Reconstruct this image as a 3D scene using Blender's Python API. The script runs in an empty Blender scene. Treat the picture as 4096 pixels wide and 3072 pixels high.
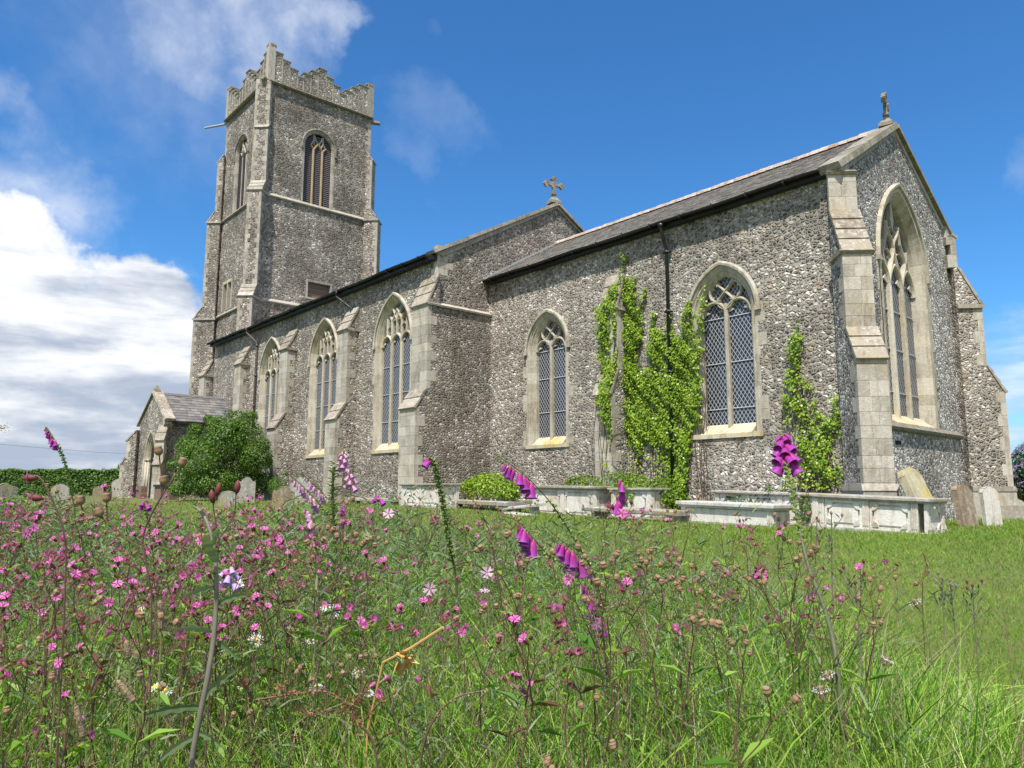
import bpy, math, random
import numpy as np
from mathutils import Vector, Matrix
from mathutils.geometry import tessellate_polygon
R = math.radians
rng = np.random.default_rng(7)
random.seed(7)
sc = bpy.context.scene
COL = sc.collection

# ------------------------------------------------------------------ camera, sky, sun
cam = bpy.data.objects.new('camera', bpy.data.cameras.new('camera'))
COL.objects.link(cam)
sc.camera = cam
F = 3011.8
yaw, pitch, roll = R(49.07), R(8.10), R(0.14)
fwd = Vector((-math.sin(yaw)*math.cos(pitch), math.cos(yaw)*math.cos(pitch), math.sin(pitch)))
rgt = Vector((math.cos(yaw), math.sin(yaw), 0))
upv = rgt.cross(fwd)
r2 = rgt*math.cos(roll)+upv*math.sin(roll)
u2 = -rgt*math.sin(roll)+upv*math.cos(roll)
CAM = Vector((0, 0, 0.8))
cam.matrix_world = Matrix(((r2.x, u2.x, -fwd.x, CAM.x), (r2.y, u2.y, -fwd.y, CAM.y), (r2.z, u2.z, -fwd.z, CAM.z), (0, 0, 0, 1)))
cam.data.sensor_width = 36
cam.data.lens = F/4096*36
cam.data.clip_start = 0.05
cam.data.clip_end = 4000
def ray(u, v):
    return r2*((u-2048)/F)+u2*((1536-v)/F)+fwd
def at(u, v, d):                 # the point seen at a photo pixel (4096 wide), d metres ahead
    return CAM+ray(u, v)*d

SUN_EL, SUN_AZ = R(60), R(150)   # azimuth clockwise from +Y
sun = bpy.data.objects.new('sun', bpy.data.lights.new('sun', 'SUN'))
COL.objects.link(sun)
sv = Vector((math.sin(SUN_AZ)*math.cos(SUN_EL), math.cos(SUN_AZ)*math.cos(SUN_EL), math.sin(SUN_EL)))
sun.rotation_euler = sv.to_track_quat('Z', 'Y').to_euler()
sun.data.energy = 5.0
sun.data.angle = R(0.53)
sun.data.color = (1.0, 0.94, 0.85)
sc.view_settings.view_transform = 'Standard'
sc.view_settings.look = 'None'
sc.view_settings.exposure = 0.47
sc.view_settings.gamma = 1

class NT:
    def __init__(s, tree):
        s.t = tree; s.L = tree.links
    def n(s, typ, ins=None, **kw):
        nd = s.t.nodes.new(typ)
        for k, v in kw.items(): setattr(nd, k, v)
        for k, v in (ins or {}).items():
            sock = nd.inputs[k]
            if isinstance(v, bpy.types.NodeSocket): s.L.new(v, sock)
            else: sock.default_value = v
        return nd
    def m(s, op, a, b=0.0, c=0.0, clamp=False):
        return s.n('ShaderNodeMath', {0: a, 1: b, 2: c}, operation=op, use_clamp=clamp).outputs[0]
    def mr(s, v, a, b, c=0.0, d=1.0, smooth=True):
        return s.n('ShaderNodeMapRange', {'Value': v, 'From Min': a, 'From Max': b, 'To Min': c, 'To Max': d},
                   interpolation_type='SMOOTHSTEP' if smooth else 'LINEAR').outputs[0]
    def mix(s, f, a, b, bt='MIX'):
        nd = s.n('ShaderNodeMix', None, data_type='RGBA', blend_type=bt)
        for i, v in ((0, f), (6, a), (7, b)):
            if isinstance(v, bpy.types.NodeSocket): s.L.new(v, nd.inputs[i])
            else: nd.inputs[i].default_value = v if i == 0 else (*v, 1) if len(v) == 3 else v
        return nd.outputs[2]
    def ramp(s, f, pts, interp='LINEAR'):
        nd = s.n('ShaderNodeValToRGB', {'Fac': f}); cr = nd.color_ramp; cr.interpolation = interp
        while len(cr.elements) < len(pts): cr.elements.new(0.5)
        for e, (p, c) in zip(cr.elements, pts):
            e.position = p; e.color = (*c, 1) if len(c) == 3 else c
        return nd.outputs[0]
    def noise(s, vec, scale, detail=3, rough=0.55, dist=0.0):
        return s.n('ShaderNodeTexNoise', {'Vector': vec, 'Scale': scale, 'Detail': detail, 'Roughness': rough, 'Distortion': dist}).outputs[0]

world = bpy.data.worlds.new('World')
sc.world = world
world.use_nodes = True
w = NT(world.node_tree)
bg = world.node_tree.nodes['Background']
sky = w.n('ShaderNodeTexSky', None, sky_type='NISHITA', sun_disc=False, sun_elevation=SUN_EL, sun_rotation=SUN_AZ,
          altitude=0, air_density=1.0, dust_density=0.3, ozone_density=3.0)
hs = w.n('ShaderNodeHueSaturation', {'Color': sky.outputs[0], 'Hue': 0.497, 'Saturation': 1.14, 'Value': 1.32}).outputs[0]
hs = w.mix(1.0, hs, (0.50, 0.84, 1.08), 'MULTIPLY')
gen = w.n('ShaderNodeTexCoord').outputs['Generated']
wv = w.n('ShaderNodeTexNoise', {'Vector': gen, 'Scale': 5.0, 'Detail': 6, 'Roughness': 0.6}).outputs['Color']
wv = w.n('ShaderNodeVectorMath', {0: wv, 1: (0.5, 0.5, 0.5)}, operation='SUBTRACT').outputs[0]
wv = w.n('ShaderNodeVectorMath', {0: wv, 'Scale': 0.30}, operation='SCALE').outputs[0]
wgen = w.n('ShaderNodeVectorMath', {0: w.n('ShaderNodeVectorMath', {0: gen, 1: wv}, operation='ADD').outputs[0]}, operation='NORMALIZE').outputs[0]
def blob(u, v, inner, outer):
    d = ray(u, v).normalized()
    dp = w.n('ShaderNodeVectorMath', {0: wgen, 1: tuple(d)}, operation='DOT_PRODUCT').outputs['Value']
    return w.mr(dp, math.cos(R(outer)), math.cos(R(inner)))
def wsum(lst):
    o = None
    for b, k in lst:
        x = w.m('MULTIPLY', b, k)
        o = x if o is None else w.m('MAXIMUM', o, x)
    return o
n1 = w.noise(gen, 4.2, 8, 0.56, 0.25)
n2 = w.noise(gen, 13.0, 6, 0.6, 0.2)
sq = w.n('ShaderNodeMapping', {'Vector': gen, 'Scale': (1, 1, 4.5)}).outputs[0]
n3 = w.noise(sq, 5.5, 7, 0.55, 0.15)
# a piled bank low on the left, flattening to bars near the horizon
bank = wsum([(blob(-350, 1250, 2, 16), 1.0), (blob(250, 1560, 1, 13), 1.0), (blob(700, 1500, 0.5, 8), 0.85), (blob(-200, 1750, 2, 16), 0.95), (blob(760, 1250, 0.3, 6), 0.35)])
bk = w.m('ADD', w.m('MULTIPLY', bank, 0.62), w.m('ADD', w.m('MULTIPLY', n1, 0.40), w.m('MULTIPLY', n2, 0.15)))
bk = w.mr(bk, 0.64, 0.78)
bars = w.m('MULTIPLY', w.mr(n3, 0.36, 0.60), w.m('MAXIMUM', blob(150, 1800, 3, 14), w.m('MULTIPLY', blob(4300, 1800, 1, 10), 0.8)))
# thin veils high up
veil = wsum([(blob(980, 110, 1, 8.0), 0.62), (blob(1290, 190, 0.5, 3.6), 0.75), (blob(650, 330, 1, 9), 0.22), (blob(1650, 750, 0.1, 2.6), 0.14), (blob(1740, 620, 0.1, 2.4), 0.12), (blob(180, 780, 0.4, 6), 0.75),
             (blob(4040, 640, 0.3, 2.6), 0.14), (blob(1800, 560, 0.2, 4), 0.16), (blob(1740, 95, 0.1, 1.0), 0.06)])
vl = w.m('MULTIPLY', veil, w.mr(w.m('ADD', w.m('MULTIPLY', n1, 0.7), w.m('MULTIPLY', n2, 0.3)), 0.34, 0.66))
# broken cloud added behind the viewer, out of view, to whiten the fill light
bd = w.n('ShaderNodeVectorMath', {0: wgen, 1: tuple(Vector((0.62, -0.62, 0.48)).normalized())}, operation='DOT_PRODUCT').outputs['Value']
behind = w.m('MULTIPLY', w.mr(bd, 0.05, 0.75), w.mr(n1, 0.34, 0.50))
mask = w.m('MAXIMUM', w.m('MAXIMUM', bk, w.m('MULTIPLY', bars, 0.9)), w.m('MAXIMUM', vl, w.m('MULTIPLY', behind, 0.85)), clamp=True)
zup = w.n('ShaderNodeSeparateXYZ', {0: gen}).outputs[2]
shade = w.m('ADD', w.m('MULTIPLY', n1, 0.35), w.m('MULTIPLY', n3, 0.65))
shade = w.mr(w.m('ADD', shade, w.mr(zup, 0.0, 0.34, -0.045, 0.10, False)), 0.42, 0.62)
ccol = w.mix(shade, (3.6, 4.2, 5.3), (8.2, 8.35, 8.6))
upc = w.mr(zup, 0.24, 0.45)
ccol = w.mix(upc, ccol, (8.3, 8.5, 8.9))
w.L.new(w.mix(mask, hs, ccol), bg.inputs['Color'])
bg.inputs['Strength'].default_value = 0.092

# ------------------------------------------------------------------ materials
def mat(name):
    m = bpy.data.materials.new(name); m.use_nodes = True
    t = NT(m.node_tree); b = m.node_tree.nodes['Principled BSDF']
    t.obj = t.n('ShaderNodeTexCoord').outputs['Object']
    t.geo = t.n('ShaderNodeNewGeometry').outputs['Position']
    t.rnd = t.n('ShaderNodeAttribute', None, attribute_name='rnd').outputs['Fac']
    t.b = b
    return m, t
def fin(t, col, rough=0.85, bump=None, bs=0.5, bd=0.02, spec=0.3):
    if isinstance(col, tuple): t.b.inputs['Base Color'].default_value = (*col, 1)
    else: t.L.new(col, t.b.inputs['Base Color'])
    if isinstance(rough, bpy.types.NodeSocket): t.L.new(rough, t.b.inputs['Roughness'])
    else: t.b.inputs['Roughness'].default_value = rough
    t.b.inputs['Specular IOR Level'].default_value = spec
    if bump is not None:
        bn = t.n('ShaderNodeBump', {'Height': bump, 'Strength': bs, 'Distance': bd})
        t.L.new(bn.outputs[0], t.b.inputs['Normal'])

def flint(name, size, ramp, mortar, mscale=1.0, patch=(0.75, 1.12), bs=0.9, squash=1.25, warm=(0.30, 0.19, 0.10)):
    m, t = mat(name)
    wob = t.n('ShaderNodeTexNoise', {'Vector': t.geo, 'Scale': 5.0/size*0.1, 'Detail': 2}).outputs['Color']
    v = t.n('ShaderNodeVectorMath', {0: wob, 1: (0.5, 0.5, 0.5)}, operation='SUBTRACT').outputs[0]
    v = t.n('ShaderNodeVectorMath', {0: v, 'Scale': size*0.9}, operation='SCALE').outputs[0]
    v = t.n('ShaderNodeVectorMath', {0: t.geo, 1: v}, operation='ADD').outputs[0]
    v = t.n('ShaderNodeMapping', {'Vector': v, 'Scale': (1/size, 1/size, squash/size)}).outputs[0]
    vo = t.n('ShaderNodeTexVoronoi', {'Vector': v, 'Scale': 1.0, 'Randomness': 0.85}, feature='F1')
    ve = t.n('ShaderNodeTexVoronoi', {'Vector': v, 'Scale': 1.0, 'Randomness': 0.85}, feature='DISTANCE_TO_EDGE').outputs['Distance']
    sep = t.n('ShaderNodeSeparateColor', {0: vo.outputs['Color']})
    big = t.noise(t.geo, 0.45, 4, 0.6)
    mid = t.noise(t.geo, 2.2, 3, 0.6)
    ft = t.noise(t.geo, 40, 2, 0.6)
    sel = t.m('ADD', sep.outputs[0], t.m('MULTIPLY', t.m('SUBTRACT', mid, 0.5), 0.8))
    sel = t.m('ADD', sel, t.m('MULTIPLY', t.m('SUBTRACT', big, 0.5), 1.0))
    c = t.ramp(sel, ramp)
    c = t.mix(t.mr(sep.outputs[1], 0.92, 0.95, 0, 0.6), c, warm)
    c = t.mix(t.m('MULTIPLY', t.mr(ft, 0.45, 0.7), 0.35), c, (0.62, 0.60, 0.56))
    # dark rind round each split stone
    rind = t.mr(ve, 0.10, 0.24)
    c = t.mix(t.m('MULTIPLY', t.m('SUBTRACT', 1.0, rind), t.mr(sep.outputs[2], 0.3, 0.6)), c, (0.13, 0.12, 0.11))
    mm = t.mr(ve, 0.035, 0.095)
    mc = t.mix(mid, mortar, tuple(x*1.35 for x in mortar))
    c = t.mix(mm, mc, c)
    c = t.mix(1.0, c, t.ramp(big, [(0.3, (patch[0],)*3), (0.7, (patch[1],)*3)]), 'MULTIPLY')
    st = t.noise(t.n('ShaderNodeMapping', {'Vector': t.geo, 'Scale': (1.6, 1.6, 0.30)}).outputs[0], 0.9, 5, 0.65)
    c = t.mix(t.mr(st, 0.50, 0.68, 0, 0.50), c, t.mix(1.0, c, (0.62, 0.56, 0.47), 'MULTIPLY'))
    rp = t.noise(t.geo, 0.8, 4, 0.7)
    c = t.mix(t.mr(rp, 0.62, 0.67, 0, 0.45), c, tuple(x*1.25 for x in mortar))
    h = t.m('ADD', t.mr(ve, 0.02, 0.33), t.m('MULTIPLY', ft, 0.15))
    fin(t, c, 0.8, h, bs, size*0.35, 0.15)
    return m
G0 = [(0.0, (0.06, 0.055, 0.053)), (0.25, (0.15, 0.136, 0.122)), (0.50, (0.27, 0.247, 0.218)), (0.75, (0.42, 0.395, 0.355)), (1.0, (0.66, 0.635, 0.59))]
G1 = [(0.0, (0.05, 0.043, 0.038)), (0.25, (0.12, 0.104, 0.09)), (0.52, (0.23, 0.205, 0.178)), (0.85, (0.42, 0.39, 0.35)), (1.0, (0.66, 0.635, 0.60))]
G2 = [(0.0, (0.03, 0.03, 0.036)), (0.24, (0.085, 0.082, 0.088)), (0.45, (0.27, 0.25, 0.235)), (0.72, (0.60, 0.57, 0.535)), (1.0, (0.82, 0.80, 0.77))]
M = {}
M['flint'] = flint('flint_cobble_wall', 0.112, G0, (0.335, 0.30, 0.25))
M['flint_nave'] = flint('flint_nave_wall', 0.12, [(p, tuple(x*0.95 for x in c)) for p, c in G0], (0.315, 0.28, 0.232))
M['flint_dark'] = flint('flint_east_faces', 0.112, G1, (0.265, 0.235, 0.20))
M['flint_tower'] = flint('flint_tower', 0.14, G1, (0.255, 0.225, 0.19), patch=(0.72, 1.2), warm=(0.20, 0.12, 0.07))
M['flint_east'] = flint('flint_knapped_east', 0.09, G2, (0.32, 0.305, 0.285))

def ashlar(name, a, b, lich=(0.34, 0.24, 0.10), la=0.35, white=0.3):
    m, t = mat(name)
    c = t.mix(t.rnd, a, b)
    n = t.noise(t.geo, 1.3, 5, 0.65); f = t.noise(t.geo, 9.0, 4, 0.7); g = t.noise(t.geo, 30, 3, 0.7)
    c = t.mix(t.m('MULTIPLY', t.mr(f, 0.48, 0.66), white), c, (0.66, 0.65, 0.61))
    c = t.mix(t.m('MULTIPLY', t.m('MULTIPLY', t.mr(n, 0.5, 0.64), t.mr(f, 0.38, 0.55)), la), c, lich)
    c = t.mix(t.m('MULTIPLY', t.mr(g, 0.55, 0.75), 0.5), c, tuple(x*0.45 for x in a))
    st = t.noise(t.n('ShaderNodeMapping', {'Vector': t.geo, 'Scale': (3.0, 3.0, 0.7)}).outputs[0], 1.6, 6, 0.7)
    c = t.mix(t.mr(st, 0.46, 0.66, 0, 0.65), c, t.mix(1.0, c, (0.58, 0.53, 0.45), 'MULTIPLY'))
    fin(t, c, 0.9, t.m('ADD', g, f), 0.5, 0.02, 0.2)
    return m
M['ash'] = ashlar('pale_ashlar', (0.31, 0.285, 0.24), (0.50, 0.465, 0.40))
M['ash_grey'] = ashlar('grey_ashlar', (0.27, 0.25, 0.215), (0.42, 0.39, 0.34), la=0.25)
M['cream'] = ashlar('cream_limestone', (0.36, 0.325, 0.26), (0.52, 0.48, 0.39), (0.50, 0.36, 0.12), 0.25, 0.25)
M['stone_win'] = ashlar('window_limestone', (0.34, 0.31, 0.25), (0.46, 0.43, 0.36), (0.40, 0.33, 0.17), 0.3, 0.3)
M['tan_stone'] = ashlar('tan_mullion', (0.36, 0.26, 0.14), (0.42, 0.32, 0.19), la=0.1, white=0.1)
M['weather'] = ashlar('weathered_slope_stone', (0.24, 0.205, 0.165), (0.36, 0.32, 0.265), (0.28, 0.22, 0.11), 0.5, 0.45)
M['coping'] = ashlar('coping_stone', (0.16, 0.15, 0.13), (0.27, 0.25, 0.21), (0.24, 0.21, 0.09), 0.6, 0.25)
M['lichen_sill'] = ashlar('lichened_sill', (0.44, 0.38, 0.26), (0.52, 0.46, 0.34), (0.50, 0.38, 0.08), 0.85, 0.2)
M['tomb'] = ashlar('white_tomb_stone', (0.60, 0.575, 0.53), (0.70, 0.675, 0.62), (0.42, 0.28, 0.17), 0.45, 0.4)
M['tomb_lid'] = ashlar('grey_tomb_lid', (0.26, 0.25, 0.22), (0.36, 0.345, 0.31), (0.33, 0.24, 0.07), 0.7, 0.4)
M['tomb_lid_pale'] = ashlar('pale_tomb_lid', (0.40, 0.40, 0.38), (0.48, 0.48, 0.46), (0.3, 0.28, 0.2), 0.3, 0.5)
M['grave_brown'] = ashlar('brown_headstone', (0.26, 0.20, 0.15), (0.32, 0.26, 0.20), (0.40, 0.33, 0.06), 0.5, 0.3)
M['grave_grey'] = ashlar('grey_headstone', (0.30, 0.29, 0.265), (0.38, 0.37, 0.34), (0.42, 0.36, 0.05), 0.6, 0.45)
M['grave_yellow'] = ashlar('yellow_lichened_headstone', (0.38, 0.34, 0.22), (0.42, 0.38, 0.26), (0.50, 0.40, 0.03), 0.95, 0.25)
M['grave_white'] = ashlar('whitened_headstone', (0.52, 0.50, 0.46), (0.58, 0.56, 0.52), (0.48, 0.30, 0.14), 0.8, 0.6)
M['brick'] = None

def plain(name, col, rough=0.6, var=0.0, spec=0.4, scale=20, bs=0.0, metal=0.0):
    m, t = mat(name)
    c = col
    if var:
        n = t.noise(t.geo, scale, 4, 0.6)
        c = t.mix(n, tuple(x*(1-var) for x in col), tuple(min(1, x*(1+var)) for x in col))
        fin(t, c, rough, n if bs else None, bs, 0.01, spec)
    else: fin(t, c, rough, None, 0, 0, spec)
    t.b.inputs['Metallic'].default_value = metal
    return m
M['pipe'] = plain('black_iron', (0.012, 0.012, 0.014), 0.4, 0.3)
M['pipe_brown'] = plain('brown_iron', (0.075, 0.055, 0.05), 0.5, 0.3)
M['gutter'] = plain('dark_gutter', (0.016, 0.015, 0.015), 0.5, 0.3)
M['louvre'] = plain('dark_louvre_boards', (0.15, 0.135, 0.15), 0.7, 0.3)
M['void'] = plain('painted_interior_dark', (0.008, 0.008, 0.012), 0.9)  # near-black colour stands in for the shade inside openings
M['lead'] = plain('grey_lead', (0.32, 0.33, 0.35), 0.5, 0.15)
M['ferro'] = plain('saddle_bar', (0.45, 0.46, 0.48), 0.5)

def brickm():
    m, t = mat('red_brick')
    v = t.n('ShaderNodeMapping', {'Vector': t.geo, 'Rotation': (R(90), 0, R(30))}).outputs[0]
    b = t.n('ShaderNodeTexBrick', {'Vector': v, 'Color1': (0.20, 0.085, 0.055, 1), 'Color2': (0.10, 0.065, 0.05, 1), 'Mortar': (0.25, 0.22, 0.19, 1), 'Scale': 4.4, 'Mortar Size': 0.03})
    fin(t, b.outputs[0], 0.9)
    return m
M['brick'] = brickm()

def slate(name, a, b, rust):
    m, t = mat(name)
    n = t.noise(t.geo, 3.0, 4, 0.65); f = t.noise(t.geo, 25, 3, 0.7)
    c = t.mix(t.rnd, a, b)
    c = t.mix(t.m('MULTIPLY', t.mr(n, 0.52, 0.68), 0.5), c, rust)
    c = t.mix(t.m('MULTIPLY', t.mr(f, 0.5, 0.75), 0.3), c, (0.45, 0.44, 0.40))
    fin(t, c, 0.65, f, 0.3, 0.006, 0.4)
    return m
M['slate'] = slate('nave_slate', (0.10, 0.09, 0.08), (0.27, 0.25, 0.22), (0.36, 0.27, 0.16))
M['slate_porch'] = slate('porch_slate', (0.09, 0.09, 0.10), (0.20, 0.19, 0.185), (0.27, 0.20, 0.13))
M['ridge_tile'] = ashlar('pinkish_ridge_tiles', (0.34, 0.27, 0.22), (0.44, 0.37, 0.32), (0.36, 0.15, 0.07), 0.6, 0.5)

def glassm():
    m, t = mat('leaded_glass')
    s = t.n('ShaderNodeSeparateXYZ', {0: t.n('ShaderNodeTexCoord').outputs['UV']})
    x, z = s.outputs[0], s.outputs[1]
    def band(sg):
        q = t.m('ADD', t.m('MULTIPLY', x, 1/0.125), t.m('MULTIPLY', z, sg/0.185))
        fr = t.m('ABSOLUTE', t.m('SUBTRACT', t.m('FRACT', q), 0.5))
        return t.mr(fr, 0.09, 0.055)
    l = t.m('MAXIMUM', band(1), band(-1), clamp=True)
    pane = t.noise(t.geo, 7, 2, 0.5)
    c = t.mix(l, t.mix(pane, (0.012, 0.013, 0.022), (0.03, 0.033, 0.05)), (0.38, 0.39, 0.41))
    fin(t, c, t.m('ADD', t.m('MULTIPLY', l, 0.35), 0.12), l, 0.4, 0.01, 0.5)
    return m
M['glass'] = glassm()

def leafm(name, a, b, trans=0.5, rough=0.5, dry=None, rim=None):
    m, t = mat(name)
    c = t.mix(t.rnd, a, b)
    if dry: c = t.mix(t.mr(t.noise(t.geo, 0.9, 3, 0.6), 0.5, 0.75), c, dry)
    fin(t, c, rough, None, 0, 0, 0.35)
    tr = t.n('ShaderNodeBsdfTranslucent', {'Color': t.mix(1.0, c, (1.0, 1.05, 0.55), 'MULTIPLY')})
    mx = t.n('ShaderNodeMixShader', {0: trans})
    t.L.new(t.b.outputs[0], mx.inputs[1]); t.L.new(tr.outputs[0], mx.inputs[2])
    t.L.new(mx.outputs[0], m.node_tree.nodes['Material Output'].inputs['Surface'])
    return m
M['blade'] = leafm('grass_blades', (0.12, 0.25, 0.02), (0.38, 0.56, 0.075), 0.30, 0.4)
M['blade_dark'] = leafm('dark_grass_blades', (0.05, 0.15, 0.016), (0.19, 0.36, 0.04), 0.28, 0.4)
M['blade_dry'] = leafm('dry_grass_blades', (0.30, 0.24, 0.13), (0.48, 0.42, 0.28), 0.3, 0.7)
M['lawn'] = leafm('lawn_blades', (0.09, 0.20, 0.016), (0.27, 0.41, 0.055), 0.4, 0.5, (0.30, 0.33, 0.09))
M['greystem'] = leafm('grey_green_weeds', (0.085, 0.15, 0.06), (0.24, 0.31, 0.16), 0.35, 0.6)
M['weed'] = leafm('broad_weed_leaves', (0.08, 0.20, 0.02), (0.25, 0.42, 0.045), 0.4, 0.45)
M['ivy'] = leafm('ivy_leaves', (0.09, 0.19, 0.012), (0.36, 0.50, 0.05), 0.3, 0.35)
M['bush'] = leafm('elder_leaves', (0.035, 0.10, 0.014), (0.16, 0.28, 0.035), 0.35, 0.45)
M['ivy_low'] = leafm('low_ivy_leaves', (0.08, 0.17, 0.012), (0.24, 0.37, 0.04), 0.35, 0.4)
M['hedge'] = leafm('hedge_leaves', (0.035, 0.10, 0.012), (0.13, 0.24, 0.03), 0.3, 0.5)
M['far_tree'] = leafm('distant_leaves', (0.03, 0.07, 0.02), (0.07, 0.12, 0.035), 0.2, 0.6)
M['buddleia'] = leafm('buddleia_leaves', (0.03, 0.06, 0.025), (0.08, 0.12, 0.05), 0.3, 0.5)
M['lilac'] = leafm('lilac_florets', (0.30, 0.18, 0.50), (0.48, 0.32, 0.70), 0.3, 0.6)
M['bark'] = plain('bark', (0.09, 0.065, 0.045), 0.9, 0.4)
M['redstem'] = plain('reddish_stem', (0.125, 0.07, 0.052), 0.6, 0.4, 0.3, 30)
M['greenstem'] = plain('green_stem', (0.16, 0.22, 0.06), 0.55, 0.3, 0.3, 40)
M['darkstem'] = plain('dark_foxglove_stem', (0.09, 0.10, 0.05), 0.55, 0.4, 0.3, 40)
M['purplestem'] = plain('purple_grey_stem', (0.17, 0.15, 0.12), 0.6, 0.3, 0.3, 40)
M['calyx'] = plain('red_calyx', (0.15, 0.038, 0.042), 0.6, 0.35, 0.3, 60)
M['capsule'] = plain('brown_capsule', (0.25, 0.155, 0.09), 0.6, 0.35, 0.3, 90)
M['pink'] = leafm('campion_petals', (0.54, 0.05, 0.33), (0.82, 0.24, 0.62), 0.35, 0.55)
M['mallow'] = leafm('mallow_petals', (0.72, 0.40, 0.62), (0.80, 0.50, 0.72), 0.35, 0.6)
M['white'] = leafm('white_petals', (0.78, 0.78, 0.80), (0.86, 0.86, 0.86), 0.3, 0.6)
M['yellow'] = plain('yellow_disc', (0.75, 0.50, 0.03), 0.7, 0.2)
M['dock'] = leafm('dock_seeds', (0.24, 0.06, 0.035), (0.38, 0.17, 0.09), 0.2, 0.7)
M['plantain'] = plain('plantain_spike', (0.28, 0.21, 0.13), 0.85, 0.5, 0.2, 220, 0.6)
M['dryleaf'] = plain('dry_leaf', (0.50, 0.31, 0.10), 0.7, 0.3)
def bellm(name, top, low, lip):
    m, t = mat(name)
    z = t.n('ShaderNodeSeparateXYZ', {0: t.n('ShaderNodeTexCoord').outputs['UV']}).outputs[1]
    c = t.mix(t.mr(z, 0, 0.75), top, low)
    c = t.mix(t.mr(z, 0.90, 1.0), c, lip)
    fin(t, c, 0.5, None, 0, 0, 0.3)
    tr = t.n('ShaderNodeBsdfTranslucent', {'Color': c}); mx = t.n('ShaderNodeMixShader', {0: 0.35})
    t.L.new(t.b.outputs[0], mx.inputs[1]); t.L.new(tr.outputs[0], mx.inputs[2])
    t.L.new(mx.outputs[0], m.node_tree.nodes['Material Output'].inputs['Surface'])
    return m
M['bell'] = bellm('purple_bell', (0.50, 0.035, 0.24), (0.42, 0.05, 0.40), (0.62, 0.28, 0.62))
M['bell_pale'] = bellm('pale_pink_bell', (0.82, 0.50, 0.46), (0.66, 0.32, 0.60), (0.80, 0.62, 0.80))
M['bell_lilac'] = bellm('lilac_bell', (0.56, 0.40, 0.66), (0.58, 0.44, 0.74), (0.74, 0.66, 0.84))

def groundm():
    m, t = mat('turf_soil')
    a = t.noise(t.geo, 0.35, 5, 0.6); b = t.noise(t.geo, 6, 5, 0.7)
    c = t.mix(a, (0.075, 0.105, 0.03), (0.14, 0.155, 0.055))
    c = t.mix(t.m('MULTIPLY', t.mr(b, 0.4, 0.7), 0.6), c, (0.17, 0.16, 0.06))
    fin(t, c, 0.95, b, 0.5, 0.03, 0.1)
    return m
M['ground'] = groundm()

# ------------------------------------------------------------------ mesh helpers
class MB:
    def __init__(s):
        s.v = []; s.f = []; s.r = []; s.uv = {}
    def add(s, vs, fs, r=None):
        o = len(s.v); s.v.extend(tuple(v) for v in vs)
        if r is None: r = random.random()
        for f in fs: s.f.append(tuple(o+i for i in f)); s.r.append(r)
        return s
    def box(s, fr, a0, a1, z0, z1, d0, d1, r=None):        # frame-aligned box, d = distance out from the wall
        P = fr.P
        vs = [P(a0, z0, d0), P(a1, z0, d0), P(a1, z0, d1), P(a0, z0, d1), P(a0, z1, d0), P(a1, z1, d0), P(a1, z1, d1), P(a0, z1, d1)]
        return s.add(vs, [(0, 1, 2, 3), (7, 6, 5, 4), (0, 4, 5, 1), (1, 5, 6, 2), (2, 6, 7, 3), (3, 7, 4, 0)], r)
    def prism(s, fr, prof, a0, a1, r=None):                # profile (d, z) extruded along the wall
        n = len(prof)
        vs = [fr.P(a0, z, d) for d, z in prof]+[fr.P(a1, z, d) for d, z in prof]
        fs = [tuple(range(n-1, -1, -1)), tuple(range(n, 2*n))]+[(i, (i+1) % n, n+(i+1) % n, n+i) for i in range(n)]
        return s.add(vs, fs, r)
    def slab(s, fr, poly, d0, d1, r=None):                 # polygon (a, z) extruded along d
        n = len(poly)
        tri = tessellate_polygon([[Vector((a, z, 0)) for a, z in poly]])
        vs = [fr.P(a, z, d1) for a, z in poly]+[fr.P(a, z, d0) for a, z in poly]
        fs = [tuple(t) for t in tri]+[tuple(n+i for i in reversed(t)) for t in tri]+[(i, (i+1) % n, n+(i+1) % n, n+i) for i in range(n)]
        return s.add(vs, fs, r)
    def tube(s, pts, rad, n=6, r=None, cap=True):
        pts = [Vector(p) for p in pts]; k = len(pts)
        rad = [rad]*k if isinstance(rad, (int, float)) else list(rad)
        vs = []; t0 = (pts[1]-pts[0]).normalized()
        u = t0.orthogonal().normalized()
        for i, p in enumerate(pts):
            t = (pts[min(i+1, k-1)]-pts[max(i-1, 0)]).normalized()
            u = (u-t*u.dot(t)).normalized(); v = t.cross(u)
            for j in range(n):
                q = 2*math.pi*j/n
                vs.append(p+(u*math.cos(q)+v*math.sin(q))*rad[i])
        fs = [(i*n+j, i*n+(j+1) % n, (i+1)*n+(j+1) % n, (i+1)*n+j) for i in range(k-1) for j in range(n)]
        if cap: fs += [tuple(range(n-1, -1, -1)), tuple(range((k-1)*n, k*n))]
        return s.add(vs, fs, r)
    def build(s, name, m, parent=None, smooth=False, uv=None):
        me = bpy.data.meshes.new(name)
        me.from_pydata(s.v, [], s.f)
        at_ = me.attributes.new('rnd', 'FLOAT', 'FACE'); at_.data.foreach_set('value', s.r)
        for mm in (m if isinstance(m, list) else [m]): me.materials.append(mm)
        if smooth: me.polygons.foreach_set('use_smooth', [True]*len(me.polygons))
        if uv is not None:
            lay = me.uv_layers.new(name='UVMap')
            for i, lp in enumerate(me.loops): lay.data[i].uv = uv[lp.vertex_index]
        me.update()
        o = bpy.data.objects.new(name, me); COL.objects.link(o)
        if parent is not None: o.parent = parent
        return o

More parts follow.
